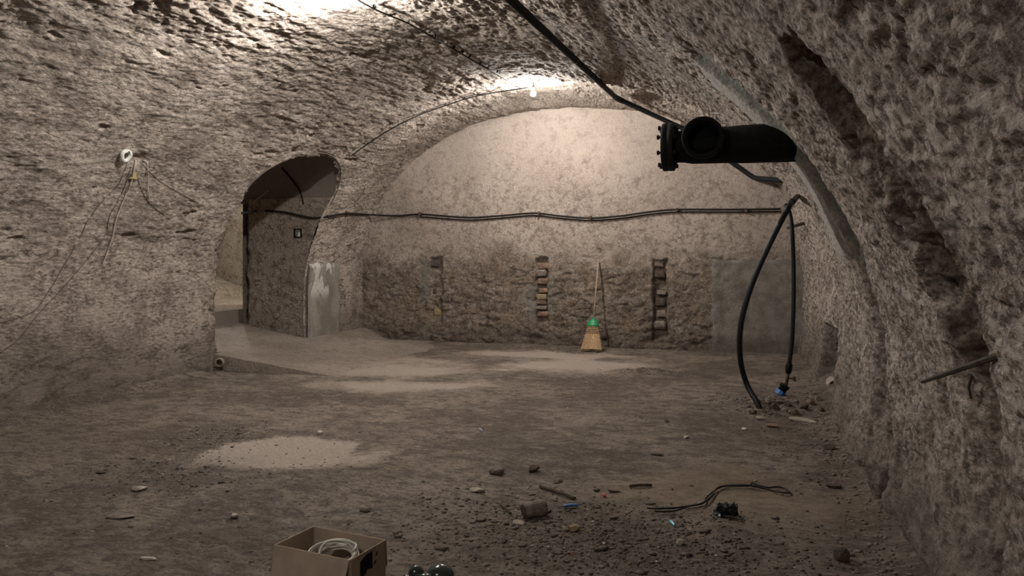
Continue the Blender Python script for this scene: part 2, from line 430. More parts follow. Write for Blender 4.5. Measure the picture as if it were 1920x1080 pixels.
def vault_hit(px, py, clear=0.0):
    r = ray(px, py); lo, hi = 0.3, 30.0; o = Vector((0, 0, CAMZ))
    d = 0.5
    while inside_base(o + r * d) and d < 30: d += 0.05
    lo, hi = d - 0.05, d
    for _ in range(20):
        m = (lo + hi) / 2
        if inside_base(o + r * m): lo = m
        else: hi = m
    p = o + r * lo
    if clear: p -= r * (clear / max(0.15, 1))
    return p

Ys = np.concatenate([np.arange(-3.2, 1.6, 0.15), np.arange(1.6, 4.5, 0.011), np.arange(4.5, 7.5, 0.017), np.arange(7.5, 12.62, 0.022)])
LY1, LY2, LZS, LRISE = 8.48, 10.62, 2.30, 0.64
LYC, LHW = (LY1 + LY2) / 2, (LY2 - LY1) / 2
def lunette_z(Y):
    return LZS + LRISE * np.sqrt(np.clip(1 - ((Y - LYC) / LHW) ** 2, 0, 1))

def build_side(side, nq):
    q = np.linspace(0, 1, nq)
    q = np.where(q < 0.16, q, q)
    Q, Y = np.meshgrid(q, Ys, indexing='ij')
    xr, z = profile(side, Q, Y)
    a = AL if side < 0 else AR
    x = XC + side * a * xr
    # arc length coordinate from the crown, continuous over both sides
    k = len(Ys) // 2
    ds = np.hypot(np.diff(x[:, k]), np.diff(z[:, k])); s1 = np.concatenate([[0], np.cumsum(ds)]); s1 = (s1 - s1[-1]) * -side
    S = np.repeat(s1[:, None], len(Ys), 1)
    P = np.stack([x, Y, z], -1)
    tq = np.gradient(P, axis=0); ty = np.gradient(P, axis=1)
    N = np.cross(tq, ty); N /= np.linalg.norm(N, axis=-1, keepdims=True) + 1e-9
    out = np.stack([x - XC, np.zeros_like(x), z - 1.0], -1)
    N *= np.sign((N * out).sum(-1, keepdims=True) + 1e-9)
    N[..., 1] = 0
    N[-1] = (0, 0, 1)
    # ---- roughness (positive = into the masonry)
    rough = 0.65 + 0.6 * sst(-0.2, 0.4, fbm(S * 0.6, Y * 0.4, 3, 41))
    if side < 0: rough = rough * (0.45 + 0.55 * sst(1.0, 1.5, z + 0.25 * fbm(S * 2, Y * 2, 3, 43)))
    D = 0.050 * fbm(S * 0.55, Y * 0.4, 3, 1)
    D = D + 0.030 * fbm(S * 2.6, Y * 1.1, 4, 5) * rough
    D = D + 0.032 * fbm(S * 10, Y * 3.6, 4, 9, 0.62) * rough
    w1, w2, _ = worley(S * 16 + 0.8 * n2(S * 7, Y * 5, 77), Y * (8 if side < 0 else 12), 3)
    D = D + 0.005 * (w1 - 0.4) * rough
    D = D + 0.014 * fbm(S * 30, Y * 16, 3, 15, 0.65) * rough
    # sparse deep pits and torn strips
    pit = sst(0.34, 0.5, fbm(S * 3.4, Y * 1.5, 4, 21, 0.55))
    D = D + (0.045 if side < 0 else 0.012) * pit * rough
    # ---- raised pocket over the far lamp
    lipw = 0.10 * fbm(S * 1.5, Y * 0.3, 3, 25)
    D = D + (0.15 + 0.04 * n2(S * 0.8, Y * 0.8, 26)) * sst(LIPY - 0.06, LIPY + 0.10, Y + lipw) * (1 - sst(1.3, 2.7, np.abs(S))) * (1 - 0.5 * sst(11.6, 12.4, Y))
    if side > 0:
        wob = 0.09 * fbm(z * 3.5, Y * 3.5, 4, 31, 0.6)
        # long torn chase behind the near lip
        far = 3.46 + wob * 2.2 - 0.25 * sst(1.9, 2.35, z) - 0.12 * sst(1.4, 1.1, z)
        ch = sst(2.86, 2.885, Y + 0.25 * wob) * (1 - sst(far - 0.04, far + 0.05, Y)) * sst(0.95, 1.12, z + wob) * (1 - sst(2.26, 2.33, z + wob))
        D = D + ch * (0.05 + 0.13 * (1 - sst(2.9, far, Y)) + 0.05 * fbm(z * 9, Y * 9, 4, 33, 0.6) + 0.12 * band(2.06, 2.4, 0.03, z) + 0.06 * (1 - sst(1.4, 1.7, z)))
        hol = sst(2.88, 3.1, Y + wob) * (1 - sst(3.3, 3.75, Y + wob)) * sst(0.1, 0.5, z) * (1 - sst(0.95, 1.2, z))
        D = D + hol * (0.10 + 0.03 * fbm(z * 8, Y * 8, 4, 35))
        D = D + 0.055 * sst(1.7, 0.6, z) * sst(2.8, 3.2, Y) * fbm(z * 1.6, Y * 4, 4, 36, 0.6)
        # flush grey mortar band below the duct, with a shallow edge
        gb = band(5.02, 6.38, 0.03, Y + 0.5 * wob) * sst(1.4, 1.55, z + wob) * (1 - sst(2.85, 2.95, z))
        D = D * (1 - 0.75 * gb) + gb * (-0.03 + 0.06 * (1 - sst(5.48, 5.58, Y + 0.3 * wob)) + 0.05 * (1 - sst(5.02, 5.3, Y)))
        D = D - 0.035 * band(5.66, 7.9, 0.04, Y + 0.4 * wob) * (1 - sst(1.5, 2.2, z))
        gr = band(5.36, 5.62, 0.04, Y + 0.35 * wob) * (1 - sst(1.3, 1.45, z)) * sst(0.35, 0.6, z)
        D = D + gr * 0.09
        cr = band(4.93, 5.10, 0.03, Y + 0.6 * wob) * (1 - sst(0.16, 0.26, z + wob)) + band(5.12, 5.27, 0.03, Y + 0.8 * wob) * band(0.36, 0.56, 0.04, z + wob)
        D = D + cr * 0.12
        # the wall steps back beyond the springing rib; open slots along the step
        D = D + (0.075 - 0.19 * np.clip((Y - 8.0) / 4.45, 0, 1)) * sst(7.86, 7.95, Y + 0.35 * wob) * (1 - sst(1.9, 2.35, z))
        D = D + 0.10 * sst(7.86, 7.97, Y + 0.35 * wob) * sst(0.9, 1.2, z) * (1 - sst(2.45, 2.75, z)) * (1 - sst(9.5, 12, Y))
        slot = band(8.62, 9.75, 0.03, Y + 0.2 * wob) * band(0.10, 0.70, 0.04, z + 0.3 * wob) + band(8.62, 9.20, 0.03, Y + 0.3 * wob) * (band(0.98, 1.16, 0.04, z) + 0.6 * band(1.30, 1.85, 0.04, z))
        D = D + 0.24 * slot
        # bulging foot of the wall
        D = D - 0.06 * (1 - sst(0.0, 0.5, z)) * (1 + 1.2 * fbm(Y * 1.2, z, 3, 37))
        for cy, cz, r_ in ((3.85, 0.86, 0.06), (4.15, 0.66, 0.05), (3.2, 0.62, 0.05)):
            D = D + 0.07 * np.exp(-(((Y - cy) / r_) ** 2 + ((z - cz) / (1.8 * r_)) ** 2))
    else:
        D = D - 0.05 * (1 - sst(0.0, 0.35, z)) * (1 + 1.5 * fbm(Y * 1.5, z, 3, 38))
        hk = vault_hit(262, 300)
        D = D + 0.06 * np.exp(-(((Y - hk.y) / 0.16) ** 2 + ((z - hk.z) / 0.05) ** 2))
        hk = vault_hit(551, 282)
        D = D + 0.06 * np.exp(-(((Y - hk.y) / 0.09) ** 2 + ((z - hk.z) / 0.05) ** 2))
        # worn rounded end of the wall at the opening
        D = D + 0.06 * sst(8.30, 8.50, Y) * (1 - sst(10.2, 10.4, Y)) * (1 - sst(1.9, 2.2, z)) * (0.8 + fbm(Y * 4, z * 3, 3, 39))
    P2 = P + N * D[..., None]
    P2[0, :, 2] = -0.25
    keep = np.ones((nq - 1, len(Ys) - 1), bool)
    if side < 0:
        yc = 0.5 * (Y[:-1, :-1] + Y[1:, 1:]); zc = 0.5 * (z[:-1, :-1] + z[1:, 1:])
        e = 0.035 * n2(yc * 6, zc * 6, 51) + 0.02 * n2(yc * 17, zc * 17, 52)
        inside = (yc > LY1 + 0.03 + e) & (yc < LY2 - 0.06 + 0.5 * e) & (zc < lunette_z(yc) - 0.03 + e)
        keep &= ~inside
    return P2, keep, z

def split_side(P, keep, z, names, zcut):
    nq, ny = P.shape[:2]
    row = int(np.argmax(z[:, ny // 2] > zcut))
    for nm, a, b in ((names[0], 0, row), (names[1], row, nq - 1)):
        sub = P[a:b + 1]; kp = keep[a:b]
        f = grid_faces(sub.shape[0], ny, kp)
        tag(mesh_np(nm, sub.reshape(-1, 3), f, M['vault']), kind='structure')
PL, KL, ZL = build_side(-1, NQL)
PR, KR, ZR = build_side(1, NQR)
# one ceiling object: the two upper halves meet at the crown
row_l = int(np.argmax(ZL[:, 300] > 1.15)); row_r = int(np.argmax(ZR[:, 300] > 1.15))
ny = len(Ys)
tag(mesh_np('wall_left', PL[:row_l + 1].reshape(-1, 3), grid_faces(row_l + 1, ny, KL[:row_l]), M['vault']), 'rough plastered long wall of the cellar', kind='structure')
tag(mesh_np('wall_right', PR[:row_r + 1].reshape(-1, 3), grid_faces(row_r + 1, ny, KR[:row_r]), M['vault']), 'rough plastered long wall with torn chases', kind='structure')
mid = 0.5 * (PL[-1] + PR[-1]); PL[-1] = mid; PR[-1] = mid
up = np.concatenate([PL[row_l:], PR[row_r:][::-1][1:]], 0)
kup = np.concatenate([KL[row_l:], KR[row_r:][::-1]], 0)
ceiling = tag(mesh_np('ceiling', up.reshape(-1, 3), grid_faces(up.shape[0], ny, kup), M['vault']), 'rough plastered barrel vault', kind='structure')

# ------------------------------------------------------------------ lunette vault, jambs and the passage beyond
def lunette_piece():
    nphi, nx = 90, 60
    ph = np.linspace(0, np.pi, nphi); u = np.linspace(0, 1, nx)
    PH, U = np.meshgrid(ph, u, indexing='ij')
    Y = LYC - LHW * np.cos(PH); zed = LZS + LRISE * np.sin(PH)
    n, z0 = side_params(-1, Y)
    zr = np.clip((zed - z0) / (crown(Y) - z0), 0, 1)
    xb = XC - AL * np.power(1 - zr ** n, 1 / n) + 0.02
    X = xb + U * (-8.05 - xb)
    t = xb - X
    Z = zed + np.sin(PH) * (0.55 * np.clip(t, 0, 2)) + 0.012 * fbm(X * 3, Y * 3, 3, 61) + 0.05 * sst(0, 0.08, t)  # extra rise away from the room shapes the vault to lie in shadow
    Z = Z - 0.05 * np.exp(-((PH - 1.9 - 0.35 * t) / 0.06) ** 2) * sst(0.2, 0.5, t)
    return np.stack([X, Y, Z], -1)
L = lunette_piece()
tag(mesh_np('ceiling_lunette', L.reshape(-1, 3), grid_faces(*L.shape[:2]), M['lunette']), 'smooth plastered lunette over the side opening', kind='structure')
def jamb(name, y0, sgn, x0, x1):
    nx, nz = 90, 150
    U, Z = np.meshgrid(np.linspace(0, 1, nx), np.linspace(-0.1, 2.42, nz), indexing='ij')
    n, z0 = side_params(-1, np.full(Z.shape, y0)); zr = np.clip((Z - z0) / (crown(np.full(Z.shape, y0)) - z0), 0, 1)
    xs = XC - AL * (1 - zr ** n) ** (1 / n) - 0.03
    X = xs + U * (x1 - xs)
    w1, w2, cid = worley(X * 5.5 + 0.3 * n2(X * 6, Z * 6, 71), Z * 8, 5)
    D = 0.03 * fbm(X * 4, Z * 5, 4, 63) + (1 - sst(0.9, 1.5, Z)) * (-0.012 * sst(0.0, 0.25, w2 - w1) + 0.025 * cid) + 0.03 * fbm(X * 9, Z * 12, 5, 65, 0.65)
    edge = sst(x1 + 0.10 + 0.08 * n2(Z * 4, Z * 0 + 2, 66), x1, X)
    D = D + edge * 0.12
    g = 0.05 * np.exp(-(((X + 7.35) / 0.07) ** 2 + ((Z - 1.95) / 0.09) ** 2))
    D = D + np.where(False, g, 0)
    return np.stack([X, y0 + sgn * D, Z], -1)
J = jamb('wall_jamb', LY2 - 0.02, 1, -6.70, -7.92)
tag(mesh_np('wall_jamb', J.reshape(-1, 3), grid_faces(*J.shape[:2]), M['jamb']), 'rubble stone jamb of the side opening', kind='structure')
J2 = jamb('wall_jamb', LY1 + 0.02, -1, -6.68, -7.92)
tag(mesh_np('wall_jamb_near', J2.reshape(-1, 3), grid_faces(*J2.shape[:2]), M['jamb']), 'hidden jamb of the side opening', kind='structure')
def plane_grid(name, fn, nu, nv, mat, label):
    U, V = np.meshgrid(np.linspace(0, 1, nu), np.linspace(0, 1, nv), indexing='ij')
    return tag(mesh_np(name, np.stack(fn(U, V), -1).reshape(-1, 3), grid_faces(nu, nv), mat), label, kind='structure')
# passage beyond the opening: floor one step up, far stone wall, ceiling
plane_grid('floor_passage', lambda u, v: (-8.02 - 5.5 * u, 6.5 + 8.5 * v, 0.62 + 0.015 * fbm(u * 30, v * 40, 3, 81)), 60, 60, M['passage'], 'dusty floor of the passage beyond')
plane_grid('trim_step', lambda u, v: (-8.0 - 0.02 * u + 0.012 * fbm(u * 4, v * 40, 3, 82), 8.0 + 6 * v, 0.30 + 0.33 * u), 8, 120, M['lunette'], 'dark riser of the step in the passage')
plane_grid('wall_passage', lambda u, v: (-12.6 + 0.10 * fbm(u * 14, v * 30, 5, 83), 6.5 + 8.5 * v, 0.5 + 3.2 * u), 140, 300, M['passage'], 'yellow tuff wall at the end of the passage')
plane_grid('wall_passage_near', lambda u, v: (-8.0 - 5 * v, 6.6 + 0 * u, 0.4 + 3.4 * u), 10, 10, M['passage'], 'side wall of the passage')
plane_grid('wall_passage_far', lambda u, v: (-8.0 - 5 * v, 14.9 + 0 * u, 0.4 + 3.4 * u), 10, 10, M['passage'], 'side wall of the passage')
plane_grid('wall_passage_end', lambda u, v: (-7.98 + 0 * u, 10.66 + 4.4 * v, 0.0 + 3.8 * u), 10, 10, M['passage'], 'back of the cellar wall seen from the passage')
plane_grid('wall_passage_back', lambda u, v: (-7.98 + 0 * u, 6.5 + 1.96 * v, 0.0 + 3.8 * u), 10, 10, M['passage'], 'back of the cellar wall seen from the passage')
plane_grid('ceiling_passage', lambda u, v: (-7.9 - 5 * u, 6.5 + 8.5 * v, 3.6 + 0.03 * fbm(u * 9, v * 9, 3, 84)), 30, 30, M['passage'], 'ceiling of the passage')
plane_grid('rubble_heap', lambda u, v: (-10.5 - 1.75 * u, 11.4 + 3.4 * v, 0.60 + (0.62 * u + 0.35 * u * n2(v * 4, u * 0, 85)) + 0.05 * fbm(u * 9, v * 18, 4, 86)), 70, 130, M['passage'], 'sloping heap of yellow rubble in the passage')
bpy.data.objects['rubble_heap']['kind'] = 'stuff'; bpy.data.objects['rubble_heap']['category'] = 'rubble'

# ------------------------------------------------------------------ back wall, front wall
YB = 12.45
bx = np.arange(-7.2, 1.3, 0.02); bz = np.arange(-0.2, 4.4, 0.018)
BX, BZ = np.meshgrid(bx, bz, indexing='ij')
nlow = fbm(BX * 1.1, BZ * 1.3, 4, 91)
low = 1 - sst(1.05, 1.75, BZ + 0.9 * nlow)
w1, w2, cid = worley(BX * 4.2 + 0.35 * n2(BX * 5, BZ * 5, 92), BZ * 7.5 + 0.2 * n2(BX * 3, BZ * 3, 93), 9)
BD = 0.03 * fbm(BX * 0.9, BZ * 0.9, 3, 94) + 0.010 * fbm(BX * 9, BZ * 9, 4, 95, 0.6) + 0.006 * fbm(BX * 26, BZ * 26, 3, 96)
joint = (1 - sst(0.0, 0.18, w2 - w1)) * sst(-0.15, 0.25, fbm(BX * 2.2, BZ * 2.2, 3, 99))
BD = BD + low * (0.015 + 0.022 * joint + 0.030 * (cid - 0.5) * sst(0.0, 0.2, w2 - w1) + 0.040 * fbm(BX * 7, BZ * 9, 5, 97, 0.65))
def chase(x0, x1, z0, z1, depth, sd):
    w = 0.07 * fbm(BX * 5, BZ * 5, 4, sd)
    return depth * band(x0, x1, 0.02, BX + w) * band(z0, z1, 0.03, BZ + w)
panel = band(-0.62, 1.2, 0.015, BX + 0.03 * fbm(BX * 6, BZ * 6, 3, 98)) * (1 - sst(1.40, 1.44, BZ))
BD = BD * (1 - 0.85 * panel) - 0.015 * panel
BD = BD + chase(-5.44, -5.22, 0.35, 1.47, 0.06, 101) + chase(-3.50, -3.31, 0.36, 1.47, 0.10, 102) + chase(-1.56, -1.33, 0.16, 1.42, 0.13, 103)
BD = BD + 0.05 * np.exp(-((BZ - 0.12) / 0.05) ** 2) * sst(-0.1, 0.3, fbm(BX * 2, BZ * 0 + 3, 3, 104)) * (1 - panel)
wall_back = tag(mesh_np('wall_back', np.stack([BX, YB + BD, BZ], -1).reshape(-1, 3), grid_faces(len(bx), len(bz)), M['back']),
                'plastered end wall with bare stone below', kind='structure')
plane_grid('wall_front', lambda u, v: (-7.2 + 8.6 * v, -3.0 + 0.03 * fbm(u * 9, v * 9, 3, 105), -0.2 + 4.6 * u), 40, 60, M['jamb'], 'end wall behind the photographer')

# stones and bricks bared inside the chases: pieces of the back wall
def chase_piece(name, x, z, w, h, y, mat, tilt=0.0):
    bm = bmesh.new(); add_box(bm, (0, 0, 0), (w * 1.25, 0.11, h * 1.12), Euler((0, tilt, 0)), 0.010, min(w, h) * 0.2)
    o = bm_obj(name, bm, mat, wall_back, False, (x + random.uniform(-.02, .02), y + random.uniform(-.03, .01), z)); return o
zs = 1.34
for i, (px, py, w, h, mt) in enumerate(((1016, 499, .17, .10, 'brick_brown'), (1015, 512, .16, .10, 'stone_grey'), (1017, 528, .15, .09, 'brick_brown'), (1018, 545, .14, .075, 'brick_red'),
                                       (1017, 556, .15, .085, 'brick_yellow'), (1016, 566, .15, .07, 'brick_brown'), (1016, 577, .16, .06, 'stone_grey'), (1017, 588, .15, .065, 'brick_red'))):
    p = at_y(px, py, YB + 0.06); chase_piece('brick', p.x, p.z, w, h, YB + 0.105, M[mt], random.uniform(-.05, .05))
for px, py, w, h, mt in ((1235, 493, .17, .12, 'stone_grey'), (1234, 514, .13, .12, 'stone_dark'), (1240, 549, .12, .05, 'stone_grey'), (1238, 566, .14, .14, 'stone_dark'), (1239, 588, .12, .09, 'stone_grey'),
                         (1236, 609, .15, .11, 'stone_grey'), (817, 494, .15, .12, 'stone_dark'), (815, 512, .16, .11, 'stone_grey'), (818, 545, .12, .15, 'stone_dark'), (820, 585, .13, .13, 'stone_yellow')):
    p = at_y(px, py, YB + 0.06); chase_piece('stone', p.x, p.z, w, h, YB + 0.125, M[mt], random.uniform(-.08, .08))

# ------------------------------------------------------------------ floor and ramp
fx = np.arange(-7.3, 1.15, 0.022); fy = np.concatenate([np.arange(-3.2, 2.2, 0.12), np.arange(2.2, 12.7, 0.022)])
def floor_z(x, y):
    x = np.asarray(x, float); y = np.asarray(y, float)
    z = 0.025 * fbm(x * 0.7, y * 0.7, 3, 111) + 0.010 * fbm(x * 4, y * 5, 4, 113, 0.6)
    rough = sst(0.0, 0.35, fbm(x * 1.3, y * 1.3, 3, 115))
    for cx, cy, r in ((-0.8, 4.0, 0.9), (0.1, 8.1, 0.6), (-4.0, 4.6, 0.8)):
        rough = np.maximum(rough, np.exp(-(((x - cx) ** 2 + (y - cy) ** 2) / r ** 2)))
    z = z + (0.004 + 0.012 * rough) * fbm(x * 14, y * 16, 3, 117, 0.6)
    patch = np.exp(-((((x + 3.35) / 0.62) ** 2 + ((y - 5.05) / 0.5) ** 2) ** 2))
    z = z * (1 - 0.7 * patch) - 0.02 * patch
    # low piles
    for cx, cy, rx, ry, h in ((-1.35, 9.9, 0.42, 0.22, 0.05), (-3.1, 11.85, 0.38, 0.2, 0.07), (0.1, 8.15, 0.5, 0.5, 0.05), (-2.35, 11.75, 0.25, 0.12, 0.04)):
        z = z + h * np.exp(-(((x - cx) / rx) ** 2 + ((y - cy) / ry) ** 2)) * (1 + 0.8 * fbm(x * 12, y * 12, 3, 119))
    z = z + 0.05 * sst(0.55, 0.85, x) + 0.05 * sst(-6.5, -6.8, x)
    return z
FX, FY = np.meshgrid(fx, fy, indexing='ij')
FZ = floor_z(FX, FY)
floor = tag(mesh_np('floor', np.stack([FX, FY, FZ], -1).reshape(-1, 3), grid_faces(len(fx), len(fy)), M['floor']), 'dusty beaten earth floor', kind='structure')
def fz(x, y): return float(floor_z(np.array([x]), np.array([y]))[0])
def on_floor(px, py):
    p = at_z(px, py, 0.0)
    for _ in range(4): p = at_z(px, py, fz(p.x, p.y))
    return p

def ramp_z(x):
    return np.interp(x, [-8.05, -6.8, -4.9], [0.41, 0.215, -0.01])
rx_ = np.linspace(-8.04, -4.75, 110); ry_ = np.linspace(8.44, 12.5, 130)
RX, RY = np.meshgrid(rx_, ry_, indexing='ij')
RZ = ramp_z(RX) * (1 - 0.95 * sst(11.2, 12.3, RY) * sst(-6.75, -6.2, RX)) + 0.012 * fbm(RX * 2, RY * 2, 4, 121) + 0.004 * fbm(RX * 11, RY * 11, 3, 122)
RZ = np.where(RX > -6.8, RZ - 0.03 * sst(8.44, 8.6, RY) * 0, RZ)
front = np.stack([rx_, np.full_like(rx_, 8.43), np.full_like(rx_, -0.08)], -1)
Rv = np.stack([RX, RY, RZ], -1)
Rv[:, 0, 1] += 0.012 * fbm(rx_ * 6, rx_ * 0, 3, 123)
Rall = np.concatenate([front[:, None, :], Rv], 1)
ramp = tag(mesh_np('floor_ramp', Rall.reshape(-1, 3), grid_faces(*Rall.shape[:2]), M['ramp'], smooth=False), 'concrete ramp rising through the side opening', kind='structure')
for p in ramp.data.polygons: p.use_smooth = abs(p.normal.z) > 0.5

# grey rendered pier facing beside the opening
def pier_panel():
    zz = np.linspace(-0.02, 1.52, 90); yy = np.linspace(LY2 - 0.012, 11.72, 90)
    Yp, Zp = np.meshgrid(yy, zz, indexing='ij')
    e = 0.02 * fbm(Yp * 3, Zp * 3, 3, 131)
    n_, z0_ = side_params(-1, Yp); zr_ = np.clip((Zp - z0_) / (crown(Yp) - z0_), 0, 1)
    Xp = XC - AL * (1 - zr_ ** n_) ** (1 / n_) + 0.045 + 0.012 * fbm(Yp * 2, Zp * 2, 3, 132) + e * 0.3
    Xp = Xp - 0.13 * sst(1.30, 1.52, Zp + 0.03 * fbm(Yp * 6, Zp * 0, 3, 133)) - 0.13 * sst(11.55, 11.72, Yp)
    return np.stack([Xp, Yp, Zp], -1)
def cement_material():
    t = NT('grey_cement_render')
    v = t.mapping((1, 1, 0.5))
    n = t.noise(2.6, 6, 0.62, v, 0.6); f = t.noise(30, 5, 0.6)
    x, y, z = t.sep()
    c = t.mix(t.step(n, 0.36, 0.62), (0.20, 0.175, 0.145), (0.31, 0.285, 0.245))
    flake = t.math('MULTIPLY', t.step(t.noise(3.0, 5, 0.6, v, 0.8), 0.50, 0.53), t.step(z, 0.75, 1.0))
    c = t.mix(flake, c, (0.56, 0.54, 0.49))
    c = t.mix(t.step(f, 0.5, 0.35, 0, 0.4), c, (0.13, 0.11, 0.09))
    return t.done(c, t.bump(f, 0.4, 0.008), 0.9)
M['cement'] = cement_material()
PP = pier_panel()
tag(mesh_np('trim_pier', PP.reshape(-1, 3), grid_faces(*PP.shape[:2]), M['cement']), 'grey cement facing with flaking white limewash on the pier', kind='structure')


# ------------------------------------------------------------------ finding points on the built shell
bpy.context.view_layer.update()
SHELL = [bpy.data.objects[n] for n in ('ceiling', 'wall_left', 'wall_right', 'wall_back', 'ceiling_lunette', 'wall_jamb', 'trim_pier')]
EYE = Vector((0, 0, CAMZ))
def cast(o, d):
    best = None; d = d.normalized()
    for s in SHELL:
        ok, loc, nor, _ = s.ray_cast(o, d)
        if ok and (best is None or (loc - o).length < (best[0] - o).length): best = (loc, nor)
    return best
def shell(px, py, lift=0.0):
    """point on the masonry seen at a pixel, lifted off it along the surface normal"""
    r = ray(px, py); h = cast(EYE, r)
    if h is None: return vault_hit(px, py)
    n = h[1] if h[1].dot(r) < 0 else -h[1]
    return h[0] + n * lift if lift < .02 else h[0] + (n + (Vector((XC, h[0].y, 1.2)) - h[0]).normalized()).normalized() * lift
# ------------------------------------------------------------------ lamps
def bulb(name, p, top, strength, label, r=0.036, group=None):
    t = thing(name, p, label, 'lamp', group)
    bm = bmesh.new(); add_lathe(bm, [(-r, 0.002), (-r * 0.92, r * 0.42), (-r * 0.6, r * 0.82), (0, r), (r * 0.6, r * 0.85), (r * 1.2, r * 0.55), (r * 1.6, r * 0.38)], (0, 0, 0), (0, 0, 1), 20)
    bm_obj('bulb_glass', bm, emitter('lit_bulb_glass', strength), t, True)
    bm = bmesh.new(); add_lathe(bm, [(r * 1.58, r * 0.4), (r * 1.6, r * 0.46), (r * 2.2, r * 0.46), (r * 2.25, r * 0.3)], (0, 0, 0), (0, 0, 1), 16)
    bm_obj('screw_cap', bm, M['brass'], t, True)
    h = max(top - p[2], r * 3.6)
    bm = bmesh.new(); add_lathe(bm, [(r * 2.0, r * 0.5), (r * 2.05, r * 0.62), (r * 3.0, r * 0.62), (r * 3.4, r * 0.3), (h, r * 0.14)], (0, 0, 0), (0, 0, 1), 16)
    bm_obj('lamp_holder', bm, M['bulb_holder'], t, True)
    return t
pA = at_d(626, 3, 6.75); bulb('ceiling_bulb', pA, pA.z + 0.2, BULB_NEAR, 'bright bare bulb on the vault at the top edge of the view')
pB = at_y(1000, 176, 10.47); bulb('ceiling_bulb', pB, pB.z + 0.2, BULB_FAR, 'bright bare bulb on the vault close to the end wall')
bulb('ceiling_bulb', (-2.0, 0.1, 3.38), 3.68, BULB_REAR, 'bare bulb on the vault behind the photographer')
bulb('ceiling_bulb', (-9.6, 12.6, 3.0), 3.6, BULB_PASSAGE, 'unseen bulb added to light the stone side passage')  # added lamp, out of view, brightens the stone behind the opening

# ------------------------------------------------------------------ the flanged duct with its branch
dY = 5.63; dz = 2.285
hit = cast(Vector((-.5, dY, dz)), Vector((1, 0, 0))); hlo = cast(Vector((-.5, dY, dz - .13)), Vector((1, 0, 0)))
dx0 = max(hit[0].x, hlo[0].x) + .03; K = dx0 - .42; print('duct hit', hit[0], hlo[0])
duct = thing('flanged_pipe', (dx0, dY, dz), 'thick black cast iron pipe with bolted flange and round branch jutting from the vault', 'pipe')
W = Matrix.Translation(-Vector((dx0, dY, dz)))
def lathe_part(name, prof, origin, axis, mat, parent, base, seg=32):
    bm = bmesh.new(); add_lathe(bm, prof, Vector(origin) - Vector(base), axis, seg); return bm_obj(name, bm, mat, parent, True)
base = (dx0, dY, dz)
lathe_part('barrel', [(0, .136), (.50 + K, .134), (.56 + K, .129), (.84 + K, .126), (.90 + K, .115), (1.0 + K, .112)], (dx0, dY, dz), (-1, 0, 0), M['iron'], duct, base)
fl = lathe_part('flange', [(.965, .11), (.967, .168), (.972, .172), (1.005, .172), (1.008, .165), (1.012, .165), (1.015, .172), (1.045, .172), (1.05, .166), (1.052, .02)], (dx0 - K, dY, dz), (-1, 0, 0), M['iron_worn'], duct, base)
for k in range(8):
    a = 2 * math.pi * (k + .5) / 8
    o = Vector((.42 - .945, dY + .143 * math.cos(a), dz + .143 * math.sin(a)))
    bm = bmesh.new(); add_lathe(bm, [(0, .016), (.02, .016), (.02, .009), (.115, .009), (.115, .017), (.132, .017)], o - Vector(base), (-1, 0, 0), 6)
    bm_obj('bolt', bm, M['iron_worn'], duct)
bx_ = -0.335
lathe_part('branch', [(0, .125), (.18, .125), (.20, .142), (.262, .142), (.268, .136), (.266, .112), (.10, .108)], (bx_, dY + .01, dz + .02), (0, -1, 0.02), M['iron'], duct, base)
bm = bmesh.new(); add_lathe(bm, [(.10, .112), (.13, .112)], Vector((bx_, dY + .01, dz + .02)) - Vector(base), (0, -1, .02), 32)
bm_obj('branch_plug', bm, M['iron'], duct, True)
# ------------------------------------------------------------------ conduit under the vault
def arc_join(p0, p1, p2, r=0.12, n=6):
    a = (p0 - p1).normalized(); b = (p2 - p1).normalized()
    s, e = p1 + a * r, p1 + b * r
    return [s * (1 - t) ** 2 + p1 * 2 * t * (1 - t) + e * t ** 2 for t in [i / n for i in range(n + 1)]]
def off(px, py, c):
    p = shell(px, py); q = Vector((XC, p.y, 1.2)); return p + (q - p).normalized() * c
cA = off(1000, 0, .13); cB = off(1160, 172, .10); cC = off(1290, 235, .08); cD = off(1425, 328, .10); cE = shell(1462, 338)
cA2 = cB + (cA - cB) * 1.9
pts = [cA2] + arc_join(cA2, cB, cC) + [cC] + arc_join(cC, cD, cE, .10) + [cE + (cE - cD).normalized() * .08]
con = thing('conduit_pipe', cB, 'dark grey conduit pipe with a bend running under the vault behind the black flanged pipe', 'pipe')
tube_obj('pipe_run', pts, .037, M['conduit'], con, 16, True, cB)
bm = bmesh.new(); el = arc_join(cA2, cB, cC, .13); add_tube(bm, [p - cB for p in el], .043, 16); bm_obj('elbow', bm, M['conduit'], con, True)
for t_ in (.25, .6):
    p = cB + (cA - cB) * t_; d = (cA - cB).normalized()
    up_ = (p - Vector((XC, p.y, 1.2))).normalized()
    bm = bmesh.new(); add_tube(bm, [p - d * .015 - cB, p + d * .015 - cB], .042, 16); add_tube(bm, [p - cB, p + up_ * .2 - cB], .008, 8)
    bm_obj('pipe_clip', bm, M['rust'], con, True)

